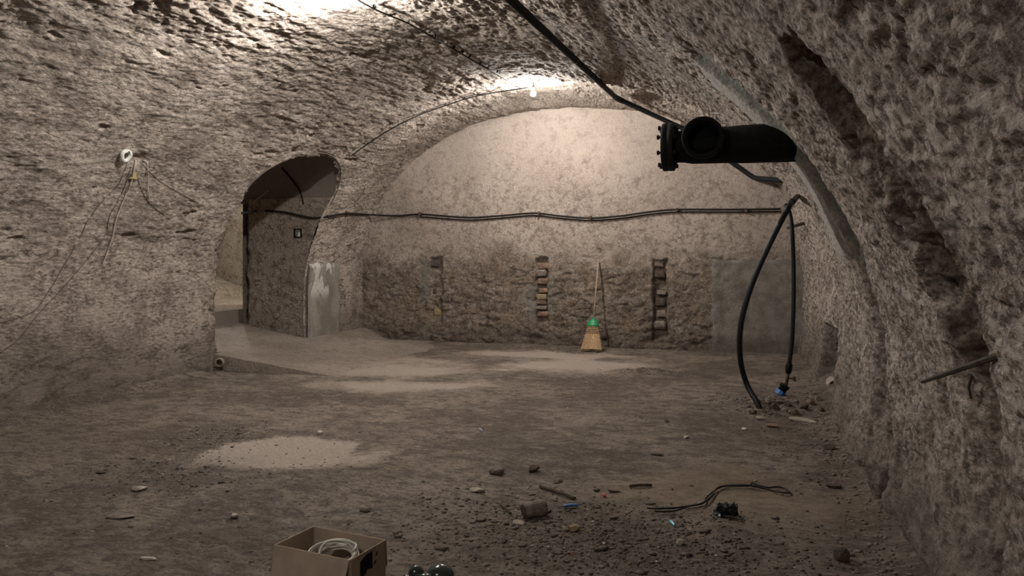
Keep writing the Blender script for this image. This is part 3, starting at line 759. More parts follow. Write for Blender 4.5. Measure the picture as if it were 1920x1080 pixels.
# ------------------------------------------------------------------ hoses by the right wall
def px_path(rows): return [at_d(*r) for r in rows]
h1 = shell(1488, 372)
path = [h1 + Vector((.06, 0, .04))] + px_path([(1484, 380, 7.50), (1462, 420, 7.45), (1435, 475, 7.42), (1411, 530, 7.42), (1394, 585, 7.44), (1387, 630, 7.47), (1389, 680, 7.52), (1401, 722, 7.56)])
e = on_floor(1424, 768); path += [e + Vector((-.02, .02, .06)), e + Vector((.03, -.02, -.05))]
hs = thing('water_hose', (e.x, e.y, 0), 'thick black hose bowing from the vault down to the rubble', 'hose')
tube_obj('hose_body', smooth_path(path, 6), .027, M['rubber'], hs, 12, True, Vector((e.x, e.y, 0)))
bm = bmesh.new(); add_tube(bm, [path[1] - Vector((e.x, e.y, 0)), path[1] + (path[0] - path[1]) * .8 - Vector((e.x, e.y, 0))], .032, 12); bm_obj('hose_collar', bm, M['iron'], hs, True)
b2 = on_floor(1472, 742); o2 = Vector((b2.x, b2.y, b2.z))
dd = (b2 - Vector((0, 0, CAMZ))).length / (ray(1472, 742)).length
path = px_path([(1473, 383, dd + .15), (1480, 398, dd + .1), (1485, 430, dd), (1488, 500, dd), (1488, 570, dd), (1485, 640, dd), (1480, 680, dd)])
hs2 = thing('valve_hose', o2, 'thinner black hose hanging straight to a rusty tap and blue coupling', 'hose')
tube_obj('hose_body', smooth_path(path, 6), .0225, M['rubber'], hs2, 12, True, o2)
v0 = at_d(1480, 680, dd) - o2; v1 = at_d(1478, 700, dd) - o2
bm = bmesh.new(); add_tube(bm, [v0, v0 * .8 + v1 * .2, v0 * .5 + v1 * .5, v1], [.026, .034, .036, .028], 12); bm_obj('hose_nut', bm, M['iron'], hs2, True)
v2 = at_d(1474, 722, dd) - o2
bm = bmesh.new(); add_tube(bm, [v1, v2], .017, 10); tp = bm_obj('rusty_pipe', bm, M['rust'], hs2, True)
t0 = at_d(1478, 709, dd) - o2; t1 = at_d(1488, 710, dd - .02) - o2
bm = bmesh.new(); add_tube(bm, [t0, t1], .010, 8); add_box(bm, t1 + Vector((.01, 0, 0)), (.03, .012, .05)); bm_obj('tap_handle', bm, M['rust'], hs2)
c0 = at_d(1473, 722, dd) - o2; c1 = at_d(1462, 738, dd) - o2
bm = bmesh.new(); add_tube(bm, [c0, c0 * .7 + c1 * .3, c0 * .7 + c1 * .3, c1], [.050, .055, .045, .045], 14); bm_obj('coupling_body', bm, M['iron'], hs2, True)
bm = bmesh.new(); cm = c0 * .3 + c1 * .7; add_tube(bm, [cm, c1 + (c1 - c0) * .15], [.056, .056], 10); bm_obj('coupling_ring', bm, M['blue'], hs2)
# ------------------------------------------------------------------ wall cables
def wall_cable(rows, lift):
    return [off(px, py, lift * .3) - ray(px, py).normalized() * lift for px, py in rows]
rows = [(452, 399), (478, 396), (505, 395), (535, 398), (585, 408), (620, 404), (650, 400), (690, 402), (740, 404), (787, 401), (840, 405), (885, 407), (940, 403), (1000, 398), (1050, 403), (1105, 407), (1160, 404), (1220, 396), (1270, 392), (1340, 392), (1400, 392), (1466, 391)]
wc = thing('wall_cable', at_y(1010, 400, YB - .05), 'black cable clipped in shallow waves right across the end wall', 'cable')
oc = wc.location.copy()
tube_obj('cable_run', smooth_path(wall_cable(rows, .06), 6), .016, M['cable'], wc, 8, True, oc)
rows2 = [(x, y + 5) for x, y in rows if x >= 787]
tube_obj('second_run', smooth_path(wall_cable(rows2, .03), 6), .009, M['cable'], wc, 8, True, oc)
for px, py in ((650, 400), (787, 402), (1010, 400), (1108, 408), (1270, 394), (1400, 394)):
    p = wall_cable([(px, py)], .03)[0] - oc
    bm = bmesh.new(); add_box(bm, p, (.035, .10, .07), None, .003, .006); bm_obj('cable_clip', bm, M['rust'], wc)

def surf_wire(name, rows, r, mat, label, lift=.012, cat='wire', n=8, seg=6):
    rows = [tuple(v) [:2] for v in smooth_path([(x, y, 0) for x, y in rows], 3)]; n = 3
    ps = [off(px, py, lift) for px, py in rows]
    o = tube_obj(name, [p - ps[0] for p in smooth_path(ps, n)], r, mat, None, seg)
    o.location = ps[0]; return tag(o, label, cat)
# cable from the far lamp down to the lunette, and the tie line between both lamps
ps = [pB + Vector((-.05, -.02, .09))] + [off(px, py, .05) for px, py in ((930, 167), (885, 176), (840, 190), (795, 206), (760, 221), (720, 243), (685, 266), (655, 288))]
o = tube_obj('lamp_cable', [p - pB for p in smooth_path(ps, 8)], .009, M['cable'], None, 6); o.location = pB
tag(o, 'thin dark cable curving along the vault from the far bulb down to the dark lunette', 'cable')
ps = [pA + Vector((.03, .05, .12)), off(700, 5, .06), off(765, 35, .05), off(815, 62, .06), off(850, 84, .05), off(900, 112, .06), off(932, 131, .05), off(975, 158, .06)]
bl = thing('lamp_cable', ps[2], 'dark knotted cable pinned along the vault between the two bulbs', 'cable')
tube_obj('cable_run', smooth_path(ps, 8), .008, M['cable'], bl, 6, True, ps[2])
for p in ps[1:-1] + [off(x_, y_, .05) for x_, y_ in ((838, 76), (866, 93), (881, 101), (916, 121))]:
    bm = bmesh.new(); add_box(bm, p - ps[2] + Vector((0, 0, .02)), (.022, .035, .05), Euler((.3, .5, random.random())), .004, .006); bm_obj('cable_pin', bm, M['cable'], bl)
# black cable in the lunette
ps = [shell(x_, y_, .02) for x_, y_ in ((528, 314), (535, 322), (543, 331), (551, 341), (558, 351), (563, 361), (566, 371), (568, 382))]
o = tube_obj('lunette_cable', [p - ps[0] for p in smooth_path(ps, 4)], .014, M['cable'], None, 8); o.location = ps[0]
tag(o, 'short black cable arching down inside the dark lunette over the opening', 'cable')
ps = [shell(x_, y_, .012) for x_, y_ in ((468, 384), (480, 376), (492, 367), (504, 357))]
o = tube_obj('pale_wire', [p - ps[0] for p in smooth_path(ps, 6)], .007, M['wire'], None, 6); o.location = ps[0]
tag(o, 'thin pale wire in the lower corner of the dark lunette', 'wire')
# fan of old wires around the ring, with cast shadows drawn as dark strands
surf_wire('wire_shadow_fan', [(252, 299), (248, 320), (243, 342), (232, 368), (222, 392), (214, 415), (207, 448), (190, 496)], .0075, M['wire'], 'longest plaster coated wire hanging beside the white ring on the vault', .02)
surf_wire('wire_shadow_fan', [(266, 300), (273, 304), (275, 330), (275, 355), (279, 378)], .0065, M['wire'], 'short plaster coated wire hooked over a hole beside the white ring', .02)
surf_wire('wire_shadow_fan', [(262, 303), (280, 322), (303, 342), (335, 361), (372, 381)], .0035, M['wire_and_shadow'], 'dark wire slanting down away from the white ring towards the opening', .004)
surf_wire('wire_shadow_fan', [(255, 318), (261, 345), (271, 368), (284, 385), (318, 411)], .0035, M['wire_and_shadow'], 'dark wire sagging between the two plaster coated wires', .004)
surf_wire('wire_shadow_fan', [(240, 300), (222, 345), (196, 372), (165, 412), (150, 444), (118, 500), (92, 544), (60, 585), (0, 605)], .0035, M['wire_and_shadow'], 'long dark strand drawn as a wire shadow from the white ring to the low plaster edge', .004)
surf_wire('wire_shadow_fan', [(246, 312), (228, 362), (205, 405), (196, 442), (160, 490), (110, 548), (70, 590), (38, 632), (0, 662)], .0035, M['wire_and_shadow'], 'lower of the two long dark shadow strands trailing along the plaster wall', .004)
p = off(232, 290, .03)
bm = bmesh.new()
R_ = []
for k in range(22):
    a = 2 * math.pi * k / 22; R_.append((a, .052 + .004 * math.sin(3 * a)))
nrm = (Vector((XC, p.y, 1.2)) - p).normalized(); u_, v_ = Vector((0, 1, 0)), nrm.cross(Vector((0, 1, 0))).normalized()
ring = [(u_ * math.cos(a) + v_ * math.sin(a)) * r_ for a, r_ in R_]
add_tube(bm, ring + [ring[0]], .021, 8, False)
rg = thing('ceiling_ring', p, 'small white plastic ring fixed on the vault above hanging wires', 'ring')
bm_obj('ring_body', bm, M['white_plastic'], rg, True)
bm = bmesh.new(); add_tube(bm, [nrm * -.08 + v_ * .05, nrm * .03 + v_ * .05], .008, 8); bm_obj('hook', bm, M['rust'], rg, True)
o = shell(250, 330); bm = bmesh.new()
bmesh.ops.create_cone(bm, segments=3, radius1=.07, radius2=.05, depth=.02, cap_ends=True)
nrm = (Vector((XC, o.y, 1.2)) - o).normalized()
for v in bm.verts: v.co = nrm.to_track_quat('Z', 'Y').to_matrix() @ v.co
tag(bm_obj('mortar_dab', bm, M['stone_yellow'], None, False, o + nrm * .02), 'pale triangular mortar dab between the wires', 'mortar')

# ------------------------------------------------------------------ small fixtures in the walls
# niche box with a white switch on the jamb
p = at_y(559, 437, LY2 - .03)
sw = thing('switch_box', p, 'small dark square box with a white stub set into the rubble jamb', 'box')
bm = bmesh.new()
for c, s in (((-.058, 0, 0), (.012, .05, .14)), ((.058, 0, 0), (.012, .05, .14)), ((0, 0, .064), (.128, .05, .012)), ((0, 0, -.064), (.128, .05, .012)), ((0, .03, 0), (.128, .012, .14))):
    add_box(bm, c, s)
bm_obj('box_rim', bm, M['iron'], sw)
bm = bmesh.new(); add_box(bm, (.025, 0, -.025), (.045, .05, .07), None, .003, .01); bm_obj('white_stub', bm, M['white_plastic'], sw)
# peg and bracket on the right wall
p = shell(1508, 419); q = p + Vector((-.22, -.05, -.06))
tag(tube_obj('wall_peg', [Vector((.06, 0, .02)), q - p], .022, M['wood'], None, 7), 'short dark peg sticking out of the vault beside the hose top', 'peg').location = p
p = at_y(1499, 576, 12.2); p.x = 0.78
bm = bmesh.new(); add_box(bm, (0, 0, 0), (.12, .10, .02)); add_box(bm, (-.05, 0, .05), (.02, .10, .09)); add_box(bm, (-.04, 0, -.06), (.02, .03, .12))
tag(bm_obj('wall_bracket', bm, M['rust'], None, False, p), 'little rusty bracket low on the wall near the end corner', 'bracket')
# wooden stick poking out of the chase
s0 = shell(1868, 668); s1 = at_d(1729, 716, 2.87)
bm = bmesh.new(); d = s0 - s1; m_ = [s1 + d * t for t in (0, .3, .62, 1.05)]
add_tube(bm, [p - s1 for p in m_], [.007, .009, .010, .011], 6)
tag(bm_obj('wooden_stick', bm, M['wood'], None, False, s1), 'thin weathered wooden stick poking out of the torn chase in the wall', 'stick')
s0 = shell(1826, 703, .008); s1 = shell(1824, 745, .012)
bm = bmesh.new(); add_tube(bm, [Vector(), (s1 - s0) * .5 + Vector((-.01, 0, 0)), s1 - s0], [.006, .006, .004], 6)
tag(bm_obj('wooden_splinter', bm, M['wood'], None, False, s0), 'dark splinter hanging below the wooden stick on the wall', 'stick')
# half pipe stub at the foot of the wall
p = on_floor(1572, 727); g = bmesh.new(); pr = []
for rr in (.085, .07):
    pr.append([Vector((-.02 + rr * math.cos(a) * .8, 0, rr * math.sin(a) + .02)) for a in [math.pi * k / 14 for k in range(15)]])
rows_ = []
for yy in (0, .30):
    rows_.append([[g.verts.new(v + Vector((0, yy, 0))) for v in pr_] for pr_ in pr])
for k in range(14):
    g.faces.new((rows_[0][0][k], rows_[0][0][k + 1], rows_[0][1][k + 1], rows_[0][1][k]))
    g.faces.new((rows_[1][0][k], rows_[1][1][k], rows_[1][1][k + 1], rows_[1][0][k + 1]))
    for j in (0, 1): g.faces.new((rows_[0][j][k], rows_[1][j][k], rows_[1][j][k + 1], rows_[0][j][k + 1]))
tag(bm_obj('gutter_tile', g, M['stone_pale'], None, True, p + Vector((-.02, 0, -.02))), 'pale half round drain tile at the foot of the slot in the wall', 'drain')
# round pipe end at the foot of the left wall corner
p = on_floor(398, 672); p = Vector((-6.60, 8.36, .13)); g = bmesh.new(); add_lathe(g, [(0, .055), (.12, .055), (.125, .048), (.12, .038), (0.02, .034)], (0, 0, 0), (.5, -.86, 0), 16)
tag(bm_obj('pipe_end', g, M['stone_grey'], None, True, p), 'stubby pipe end in the wall corner above the ramp edge', 'pipe')

# ------------------------------------------------------------------ broom
bt = on_floor(1108, 661); bt.z = fz(bt.x, bt.y)
top = at_y(1122, 487, YB - .05)
ax = (top - bt).normalized()
br = thing('straw_broom', bt, 'straw broom with a green cap leaning on the end wall', 'broom')
side = Vector((1, 0, 0)); side = (side - ax * side.dot(ax)).normalized(); nor = ax.cross(side)
def bp(s, h, d): return side * s + ax * h + nor * d
HB = .43
def half(h): 
    t = h / HB; return .175 * (1 - t) ** 1.0 + .088 * t
bm = bmesh.new(); rr = []
for i in range(9):
    h = .035 + (HB - .035) * i / 8; w = half(h) * .97; t = .045 - .008 * i / 8; ring = []
    for k in range(40):
        a = 2 * math.pi * k / 40; j = 1 + .03 * (k % 2)
        ring.append(bm.verts.new(bp(w * math.cos(a) * j, h, t * math.sin(a) * j)))
    rr.append(ring)
for a, b in zip(rr, rr[1:]):
    for k in range(40): bm.faces.new((a[k], a[(k + 1) % 40], b[(k + 1) % 40], b[k]))
bm.faces.new(rr[0][::-1]); bm.faces.new(rr[-1])
bm_obj('broom_head', bm, M['straw'], br)
bm = bmesh.new()
for i in range(110):
    s = random.uniform(-1, 1); d = random.uniform(-1, 1) * .04 * math.sqrt(1 - s * s * .8)
    h0 = random.uniform(.0, .03); h1 = random.uniform(.2, .36)
    add_tube(bm, [bp(half(h0) * s * 1.02, h0, d * 1.25), bp(half(h1) * s, h1, d * 1.12)], .0035, 4, False)
tag(bm_obj('bristles', bm, M['straw'], br), kind='stuff')
for h in (.30, .33, .36, .39):
    bm = bmesh.new(); ring = [bp(half(h) * 1.04 * math.cos(2 * math.pi * k / 28), h, .046 * math.sin(2 * math.pi * k / 28)) for k in range(28)]
    add_tube(bm, ring + [ring[0]], .0045, 5, False); bm_obj('stitching', bm, M['straw_dark'], br)
bm = bmesh.new(); rr = []
for h, w, t in ((.415, .096, .050), (.43, .094, .05), (.50, .078, .046), (.525, .060, .04), (.54, .030, .028), (.575, .018, .018)):
    rr.append([bm.verts.new(bp(w * math.cos(2 * math.pi * k / 24), h, t * math.sin(2 * math.pi * k / 24))) for k in range(24)])
for a, b in zip(rr, rr[1:]):
    for k in range(24): bm.faces.new((a[k], a[(k + 1) % 24], b[(k + 1) % 24], b[k]))
bm.faces.new(rr[0][::-1]); bm.faces.new(rr[-1])
bm_obj('broom_cap', bm, M['green_cap'], br, True)
bm = bmesh.new(); add_tube(bm, [ax * .53, ax * ((top - bt).length)], .0125, 10); bm_obj('broom_handle', bm, M['wood_light'], br, True)

# ------------------------------------------------------------------ cardboard box with a coil of cable
HB_ = .25
FL = at_z(520, 1022, HB_); BL = at_z(585, 987, HB_); BR = at_z(721, 1012, HB_); FR = at_z(658, 1052, HB_)
cen = (FL + BL + BR + FR) / 4; ex = ((FR - FL) + (BR - BL)) / 2; ey = ((BL - FL) + (BR - FR)) / 2
bw, bd = ex.length, ey.length; rotz = math.atan2(ex.y, ex.x)
z0 = fz(cen.x, cen.y) + .012
bxo = thing('cardboard_box', (cen.x, cen.y, z0), 'open brown cardboard box with black print, a coil of white cable inside', 'box', None, rotz)
th = .006; bh = HB_ - z0
def board(name, c, s, rot=None, mat='cardboard', parent=bxo, pivot=None):
    bm = bmesh.new(); add_box(bm, c, s, rot, 0, .0015)
    return bm_obj(name, bm, M[mat], parent)
board('front_panel', (0, -bd / 2, bh / 2), (bw, th, bh)); board('back_panel', (0, bd / 2, bh / 2), (bw, th, bh))
sideL = board('side_panel', (-bw / 2, 0, bh / 2), (th, bd - th, bh)); sideR = board('side_panel', (bw / 2, 0, bh / 2), (th, bd - th, bh))
board('bottom_panel', (0, 0, th / 2), (bw - th, bd - th, th))
for c, s in (((0, -bd / 2, bh + .001), (bw, th * .9, .003)), ((0, bd / 2, bh + .001), (bw, th * .9, .003)), ((-bw / 2, 0, bh + .001), (th * .9, bd, .003)), ((bw / 2, 0, bh + .001), (th * .9, bd, .003))):
    board('board_edge', c, s, None, 'board_edge')
def flap(side, length, ang, c0, c1):
    """a flap hinged along c0-c1 (box coordinates, at the rim) hanging outwards by ang from straight down"""
    c0, c1 = Vector(c0), Vector(c1); e = (c1 - c0).normalized(); outw = Vector(side)
    d = (Vector((0, 0, -1)) * math.cos(ang) + outw * math.sin(ang)); n_ = e.cross(d)
    bm = bmesh.new(); q = [c0, c1, c1 + d * length - e * .012, c0 + d * length + e * .012]
    f0 = [bm.verts.new(p + n_ * th / 2) for p in q]; f1 = [bm.verts.new(p - n_ * th / 2) for p in q]
    bm.faces.new(f0); bm.faces.new(f1[::-1])
    for k in range(4): bm.faces.new((f0[k], f0[(k + 1) % 4], f1[(k + 1) % 4], f1[k]))
    return bm_obj('flap', bm, M['cardboard'], bxo)
flap((0, -1, 0), .125, .30, (-bw / 2, -bd / 2 - th / 2, bh), (bw / 2, -bd / 2 - th / 2, bh))
flap((0, 1, 0), .125, .22, (-bw / 2, bd / 2 + th / 2, bh), (bw / 2, bd / 2 + th / 2, bh))
flap((-1, 0, 0), .125, .30, (-bw / 2 - th / 2, -bd / 2, bh), (-bw / 2 - th / 2, bd / 2, bh))
# black print on the side panel
X_ = bw / 2 + th / 2 + .0006
def printed(polys, name='printed_mark'):
    bm = bmesh.new()
    for poly in polys:
        a = [bm.verts.new((X_, y, z)) for y, z in poly]; b = [bm.verts.new((X_ - .0006, y, z)) for y, z in poly]
        bm.faces.new(a); bm.faces.new(b[::-1])
        for k in range(len(a)): bm.faces.new((a[k], a[(k + 1) % len(a)], b[(k + 1) % len(a)], b[k]))
    o = bm_obj(name, bm, M['ink'], sideR); return o
def rect(y0, y1, za, zb): return [(y0, bh - zb), (y1, bh - zb), (y1, bh - za), (y0, bh - za)]
printed([[(-.062, bh - .092), (-.062, bh - .030), (-.02, bh - .012), (.025, bh - .012), (.025, bh - .085), (-.01, bh - .078), (-.028, bh - .095)]], 'printed_block')
printed([[(.045, bh - .045), (.052, bh - .03), (.066, bh - .022), (.060, bh - .038)], [(.030, bh - .075), (.040, bh - .062), (.055, bh - .058), (.048, bh - .072)]])
for yy in (-.052, -.024):      # two upright arrows above a bar
    printed([rect(yy - .005, yy + .005, .118, .178), [(yy - .013, bh - .122), (yy + .013, bh - .122), (yy, bh - .100)]], 'printed_arrow')
printed([rect(-.070, -.006, .186, .194)], 'printed_bar')
# coil inside the box
coil = thing('cable_coil', (cen.x, cen.y, z0 + th), 'coil of white electric cable lying in the cardboard box', 'cable', None, rotz)
for k in range(9):
    R = .094 + random.uniform(-.012, .012); zc = .150 + .005 * k
    cx_, cy_ = random.uniform(-.014, .014) + .01, random.uniform(-.008, .008)
    tx, ty = random.uniform(-.10, .10), random.uniform(.20, .45)
    pts = []
    for i in range(49):
        a = 2 * math.pi * i / 48; x_, y_ = R * 1.1 * math.cos(a), R * .88 * math.sin(a)
        pts.append(Vector((cx_ + x_, cy_ + y_, zc + tx * x_ + ty * y_)))
    bm = bmesh.new(); add_tube(bm, pts, .0052, 8, False); bm_obj('cable_loop', bm, M['white_cable'], coil, True)
pts = [Vector((.028 + .082 * math.cos(a), .012 + .072 * math.sin(a), .196 + .40 * .072 * math.sin(a) + .012 * math.cos(2 * a))) for a in [2 * math.pi * i / 30 for i in range(27)]]
bm = bmesh.new(); add_tube(bm, pts, .0052, 8); bm_obj('cable_end', bm, M['white_cable'], coil, True)
bm = bmesh.new(); add_lathe(bm, [(0, .085), (.004, .09), (.125, .088), (.13, .06), (.10, .04)], (0.01, 0, .004), (0, 0, 1), 24); bm_obj('coil_core', bm, M['black_film'], coil, True)

# ------------------------------------------------------------------ dark green glossy fittings beside the box
def fitting(px, py, zt, rot, s, label):
    p = at_z(px, py, zt); z = fz(p.x, p.y) + .01
    t = thing('pipe_fitting', (p.x, p.y, z), label, 'fitting', None, rot)
    h = zt - z
    bm = bmesh.new(); add_lathe(bm, [(0, s * .92), (h * .55, s * .95), (h * .72, s * .98), (h * .86, s * .82), (h * .96, s * .45), (h, s * .05)], (0, 0, 0), (0, 0, 1), 32); bm_obj('dome', bm, M['green_gloss'], t, True)
    bm = bmesh.new(); add_lathe(bm, [(h * .50, s * .98), (h * .51, s * 1.06), (h * .58, s * 1.06), (h * .59, s * .97)], (0, 0, 0), (0, 0, 1), 32); bm_obj('rim', bm, M['green_gloss'], t, True)
    bm = bmesh.new(); add_lathe(bm, [(0, s * .6), (s * 1.0, s * .62), (s * 1.2, s * .74), (s * 1.9, s * .74), (s * 1.95, s * .55)], (0, 0, h * .52), (-.45, -1, .10), 28); bm_obj('socket', bm, M['green_gloss'], t, True)
fitting(825, 1058, .16, 0.0, .062, 'larger dark green glossy pipe fitting on the floor near the cardboard box')
fitting(780, 1060, .14, 0.0, .036, 'smaller dark green glossy pipe fitting between the box and the larger one')

# ------------------------------------------------------------------ stones, chips and scraps on the floor
def rock_mesh(name, s, mat, seed, sub=2, rough=.22):
    r_ = random.Random(seed); bm = bmesh.new(); bmesh.ops.create_icosphere(bm, subdivisions=sub, radius=1)
    planes = [(Vector((r_.gauss(0, 1), r_.gauss(0, 1), r_.gauss(0, 1))).normalized(), r_.uniform(.55, .85)) for _ in range(9)]
    for v in bm.verts:
        for n_, d_ in planes:
            k = v.co.dot(n_) - d_
            if k > 0: v.co -= n_ * k * .9
        v.co *= 1 + r_.uniform(-rough, rough) * .15
        v.co = Vector((v.co.x * s[0], v.co.y * s[1], v.co.z * s[2]))
    me = bpy.data.meshes.new(name); bm.to_mesh(me); bm.free(); me.materials.append(mat); return me
def stone(name, px, py, w, d, h, mat, label, cat='stone', rot=0.0, tilt=0.0, sub=2):
    """px,py is the middle of the stone's foot; w,d,h in metres"""
    p = on_floor(px, py)
    o = bpy.data.objects.new(name, rock_mesh(name, (w / 2, d / 2, h / 2), M[mat], px * 7 + py, sub)); link(o)
    o.location = (p.x, p.y, p.z + h * .33); o.rotation_euler = (tilt, tilt * .5, rot)
    return tag(o, label, cat)
stone('stone_slab', 932, 888, .13, .12, .07, 'stone_grey', 'blocky brown stone at the back edge of the dark debris patch', rot=.3, tilt=.25)
stone('stone', 895, 922, .11, .07, .035, 'stone_pale', 'pale flat stone just in front of the blocky brown stone', rot=.1)
stone('stone', 1000, 884, .10, .07, .06, 'stone_dark', 'dark stone beside the blocky brown stone at the back of the debris', rot=.7)
stone('stone_chip', 973, 984, .115, .05, .03, 'stone_pale', 'pale pointed chip in front of the dark cylindrical lump', rot=.05, tilt=.2)
stone('stone', 1076, 996, .075, .06, .05, 'stone_yellow', 'yellowish lump at the front of the dark debris', rot=.3)
stone('stone', 1275, 1022, .05, .045, .045, 'stone_pale', 'pale stone standing alone in front of the black clump', rot=.4)
stone('rock', 1577, 1050, .10, .08, .075, 'stone_dark', 'dark rock on bare floor at the foot of the wall', rot=.4)
stone('stone', 600, 814, .055, .05, .04, 'white_chip', 'round whitish pebble beside the pale sandy patch')
stone('stone', 265, 918, .125, .09, .03, 'stone_pale', 'pale flat stone alone on the dark floor far from the box', rot=.6)
stone('stone', 742, 1002, .05, .04, .028, 'stone_grey', 'small brown pebble behind the cardboard box')
stone('stone', 686, 958, .09, .05, .035, 'stone_grey', 'flat brown stone on the floor well behind the box', rot=.2)
stone('stone', 1286, 822, .055, .05, .03, 'stone_pale', 'small pale stone alone on the open floor behind the wire')
stone('stone_chip', 1232, 854, .12, .05, .025, 'stone_dark', 'dark flat chip on the open floor behind the debris', rot=.1)
stone('stone_chip', 1562, 914, .11, .06, .03, 'stone_dark', 'dark flat chip near the wall foot behind the rock', rot=.2)
stone('stone', 1500, 915, .06, .05, .03, 'stone_dark', 'dark pebble between the wire loop and the flat chip') if False else None
stone('stone', 440, 970, .05, .045, .03, 'white_chip', 'whitish pebble on the dark floor left of the box')
stone('stone_chip', 278, 1049, .09, .04, .018, 'white_chip', 'white flake on the floor nearest the lower corner', rot=.1)
stone('stone_chip', 228, 970, .20, .10, .02, 'stone_grey', 'broad flat grey flake on the dark floor beyond the white flake', rot=.4)
stone('stone', 1045, 905, .08, .05, .03, 'stone_grey', 'grey stone above the thin stick in the debris', rot=.5)
stone('stone', 1152, 922, .10, .05, .03, 'stone_grey', 'flat brown stone behind the end of the floor wire', rot=.2)
stone('stone', 1250, 792, .05, .04, .03, 'stone_dark', 'dark pebble on the floor before the hose rubble')
stone('stone', 1545, 700, .16, .12, .08, 'stone_grey', 'brown stone at the wall foot behind the valve hose') if False else None
stone('plaster_flake', 1505, 790, .26, .12, .04, 'stone_pale', 'pale broken plaster flake lying before the hose rubble', rot=-.3, tilt=.12)
stone('brick_fragment', 1448, 801, .11, .06, .05, 'brick_red', 'reddish brick fragment in front of the hose rubble', 'brick', rot=-.1)
stone('stone', 1395, 806, .06, .05, .03, 'white_chip', 'whitish chip beside the reddish brick fragment')
stone('stone', 1425, 786, .10, .06, .04, 'stone_pale', 'pale stone at the foot of the bowed black hose')
stone('stone', 1556, 842, .12, .10, .05, 'stone_dark', 'dark stone at the wall foot before the plaster flake', rot=.4)
# individual rubble at the foot of the hoses: lumps that share one look
ORD = ['first', 'second', 'third', 'fourth', 'fifth', 'sixth', 'seventh', 'eighth', 'ninth', 'tenth', 'eleventh', 'twelfth', 'last']
for i, (px, py) in enumerate(sorted(((1436, 756), (1448, 752), (1462, 757), (1478, 762), (1492, 756), (1506, 766), (1520, 758), (1535, 752), (1452, 766), (1470, 772), (1488, 775), (1412, 776), (1540, 770)))):
    p = on_floor(px, py); s = random.uniform(.05, .10)
    o = bpy.data.objects.new('rubble_lump', rock_mesh('rubble_lump', (s * .6, s * .5, s * .4), M['stone_grey' if i % 3 else 'stone_dark'], i + 300, 2)); link(o)
    o.location = (p.x, p.y, p.z + s * .12); o.rotation_euler = (random.random(), random.random(), random.random() * 3)
    tag(o, 'brown masonry lump under the hoses, %s along the heap from the bowed hose' % ORD[i], 'rubble', 'rubble lumps under the hoses')
# cylindrical lump (old can) on its side
p = on_floor(1003, 968)
can = thing('rusty_can', (p.x, p.y, p.z), 'dark earth caked can lying on its side amid the debris', 'can', None, .55)
bm = bmesh.new(); add_lathe(bm, [(-.07, .03), (-.068, .045), (-.06, .048), (-.02, .046), (.03, .049), (.062, .046), (.066, .043), (.066, .02)], (0, 0, .042), (1, .12, .06), 20)
for v in bm.verts: v.co *= 1 + random.uniform(-.02, .02)
bm_obj('can_body', bm, M['stone_grey'], can, True)
bm = bmesh.new(); add_lathe(bm, [(-.074, .036), (-.0705, .040), (-.070, .02)], (0, 0, .042), (1, .12, .06), 20); bm_obj('can_end', bm, M['stone_dark'], can)
# sticks, plastic bits
def bit(name, a, b, r, mat, label, cat, lift=.012, seg=7):
    p, q = on_floor(*a), on_floor(*b); p.z += lift; q.z += lift
    return tag(tube_obj(name, [Vector(), (q - p) * .5 + Vector((0, 0, .004)), q - p], r, M[mat], None, seg, False), label, cat) , p
for args in (('wooden_stick', (1012, 915), (1078, 938), .010, 'stone_dark', 'dark stick lying slanted across the debris behind the blue strip', 'stick'),
             ('twig', (938, 950), (958, 966), .006, 'wood', 'short dark twig pointing at the pale pointed chip', 'stick'),
             ('plastic_strip', (1057, 953), (1083, 951), .009, 'blue', 'blue plastic strip in the debris', 'plastic'),
             ('plastic_tube', (1257, 981), (1264, 989), .007, 'cyan', 'bright cyan bit of plastic tube before the floor wire', 'plastic'),
             ('plastic_sliver', (899, 806), (904, 811), .006, 'pale_blue', 'pale blue sliver on the open floor behind the debris', 'plastic'),
             ('wood_strip', (1180, 915), (1222, 913), .010, 'wood', 'dark wooden strip lying just behind the black floor wire', 'stick'),
             ('red_scrap', (1130, 930), (1134, 934), .008, 'red', 'faded red scrap in the middle of the debris', 'plastic'),
             ('red_scrap', (1070, 1043), (1074, 1044), .005, 'red', 'tiny red scrap at the very front of the debris', 'plastic'),
             ('wooden_stick', (1385, 973), (1393, 976), .006, 'black_film', 'stub of dark strip beside the black clump', 'stick'),
             ('wood_strip', (1360, 972), (1392, 978), .007, 'stone_dark', 'dark splinter reaching out from under the black clump', 'stick')):
    o, p = bit(*args); o.location = p
# black wire on the floor: a doubled wire with an end loop
w = thing('floor_wire', on_floor(1345, 922), 'black doubled wire with a looped end lying on the floor', 'wire')
ow = w.location.copy()
def fl_path(rows, lift): return [on_floor(x, y) + Vector((0, 0, lift)) - ow for x, y in rows]
A_ = [(1214, 957), (1232, 958), (1262, 957), (1292, 953), (1318, 948), (1324, 938), (1338, 925), (1352, 917), (1368, 914), (1400, 914), (1430, 919), (1462, 927), (1480, 928), (1474, 921), (1458, 917), (1440, 919)]
B_ = [(1228, 965), (1262, 965), (1290, 956), (1316, 950), (1334, 936), (1346, 920), (1368, 917), (1402, 917), (1410, 912), (1420, 915), (1440, 920)]
bm = bmesh.new(); add_tube(bm, smooth_path(fl_path(A_, .014), 6), .0055, 7); bm_obj('wire_strand', bm, M['rubber'], w, True)
bm = bmesh.new(); add_tube(bm, smooth_path(fl_path(B_, .02), 6), .005, 7); bm_obj('wire_strand', bm, M['rubber'], w, True)
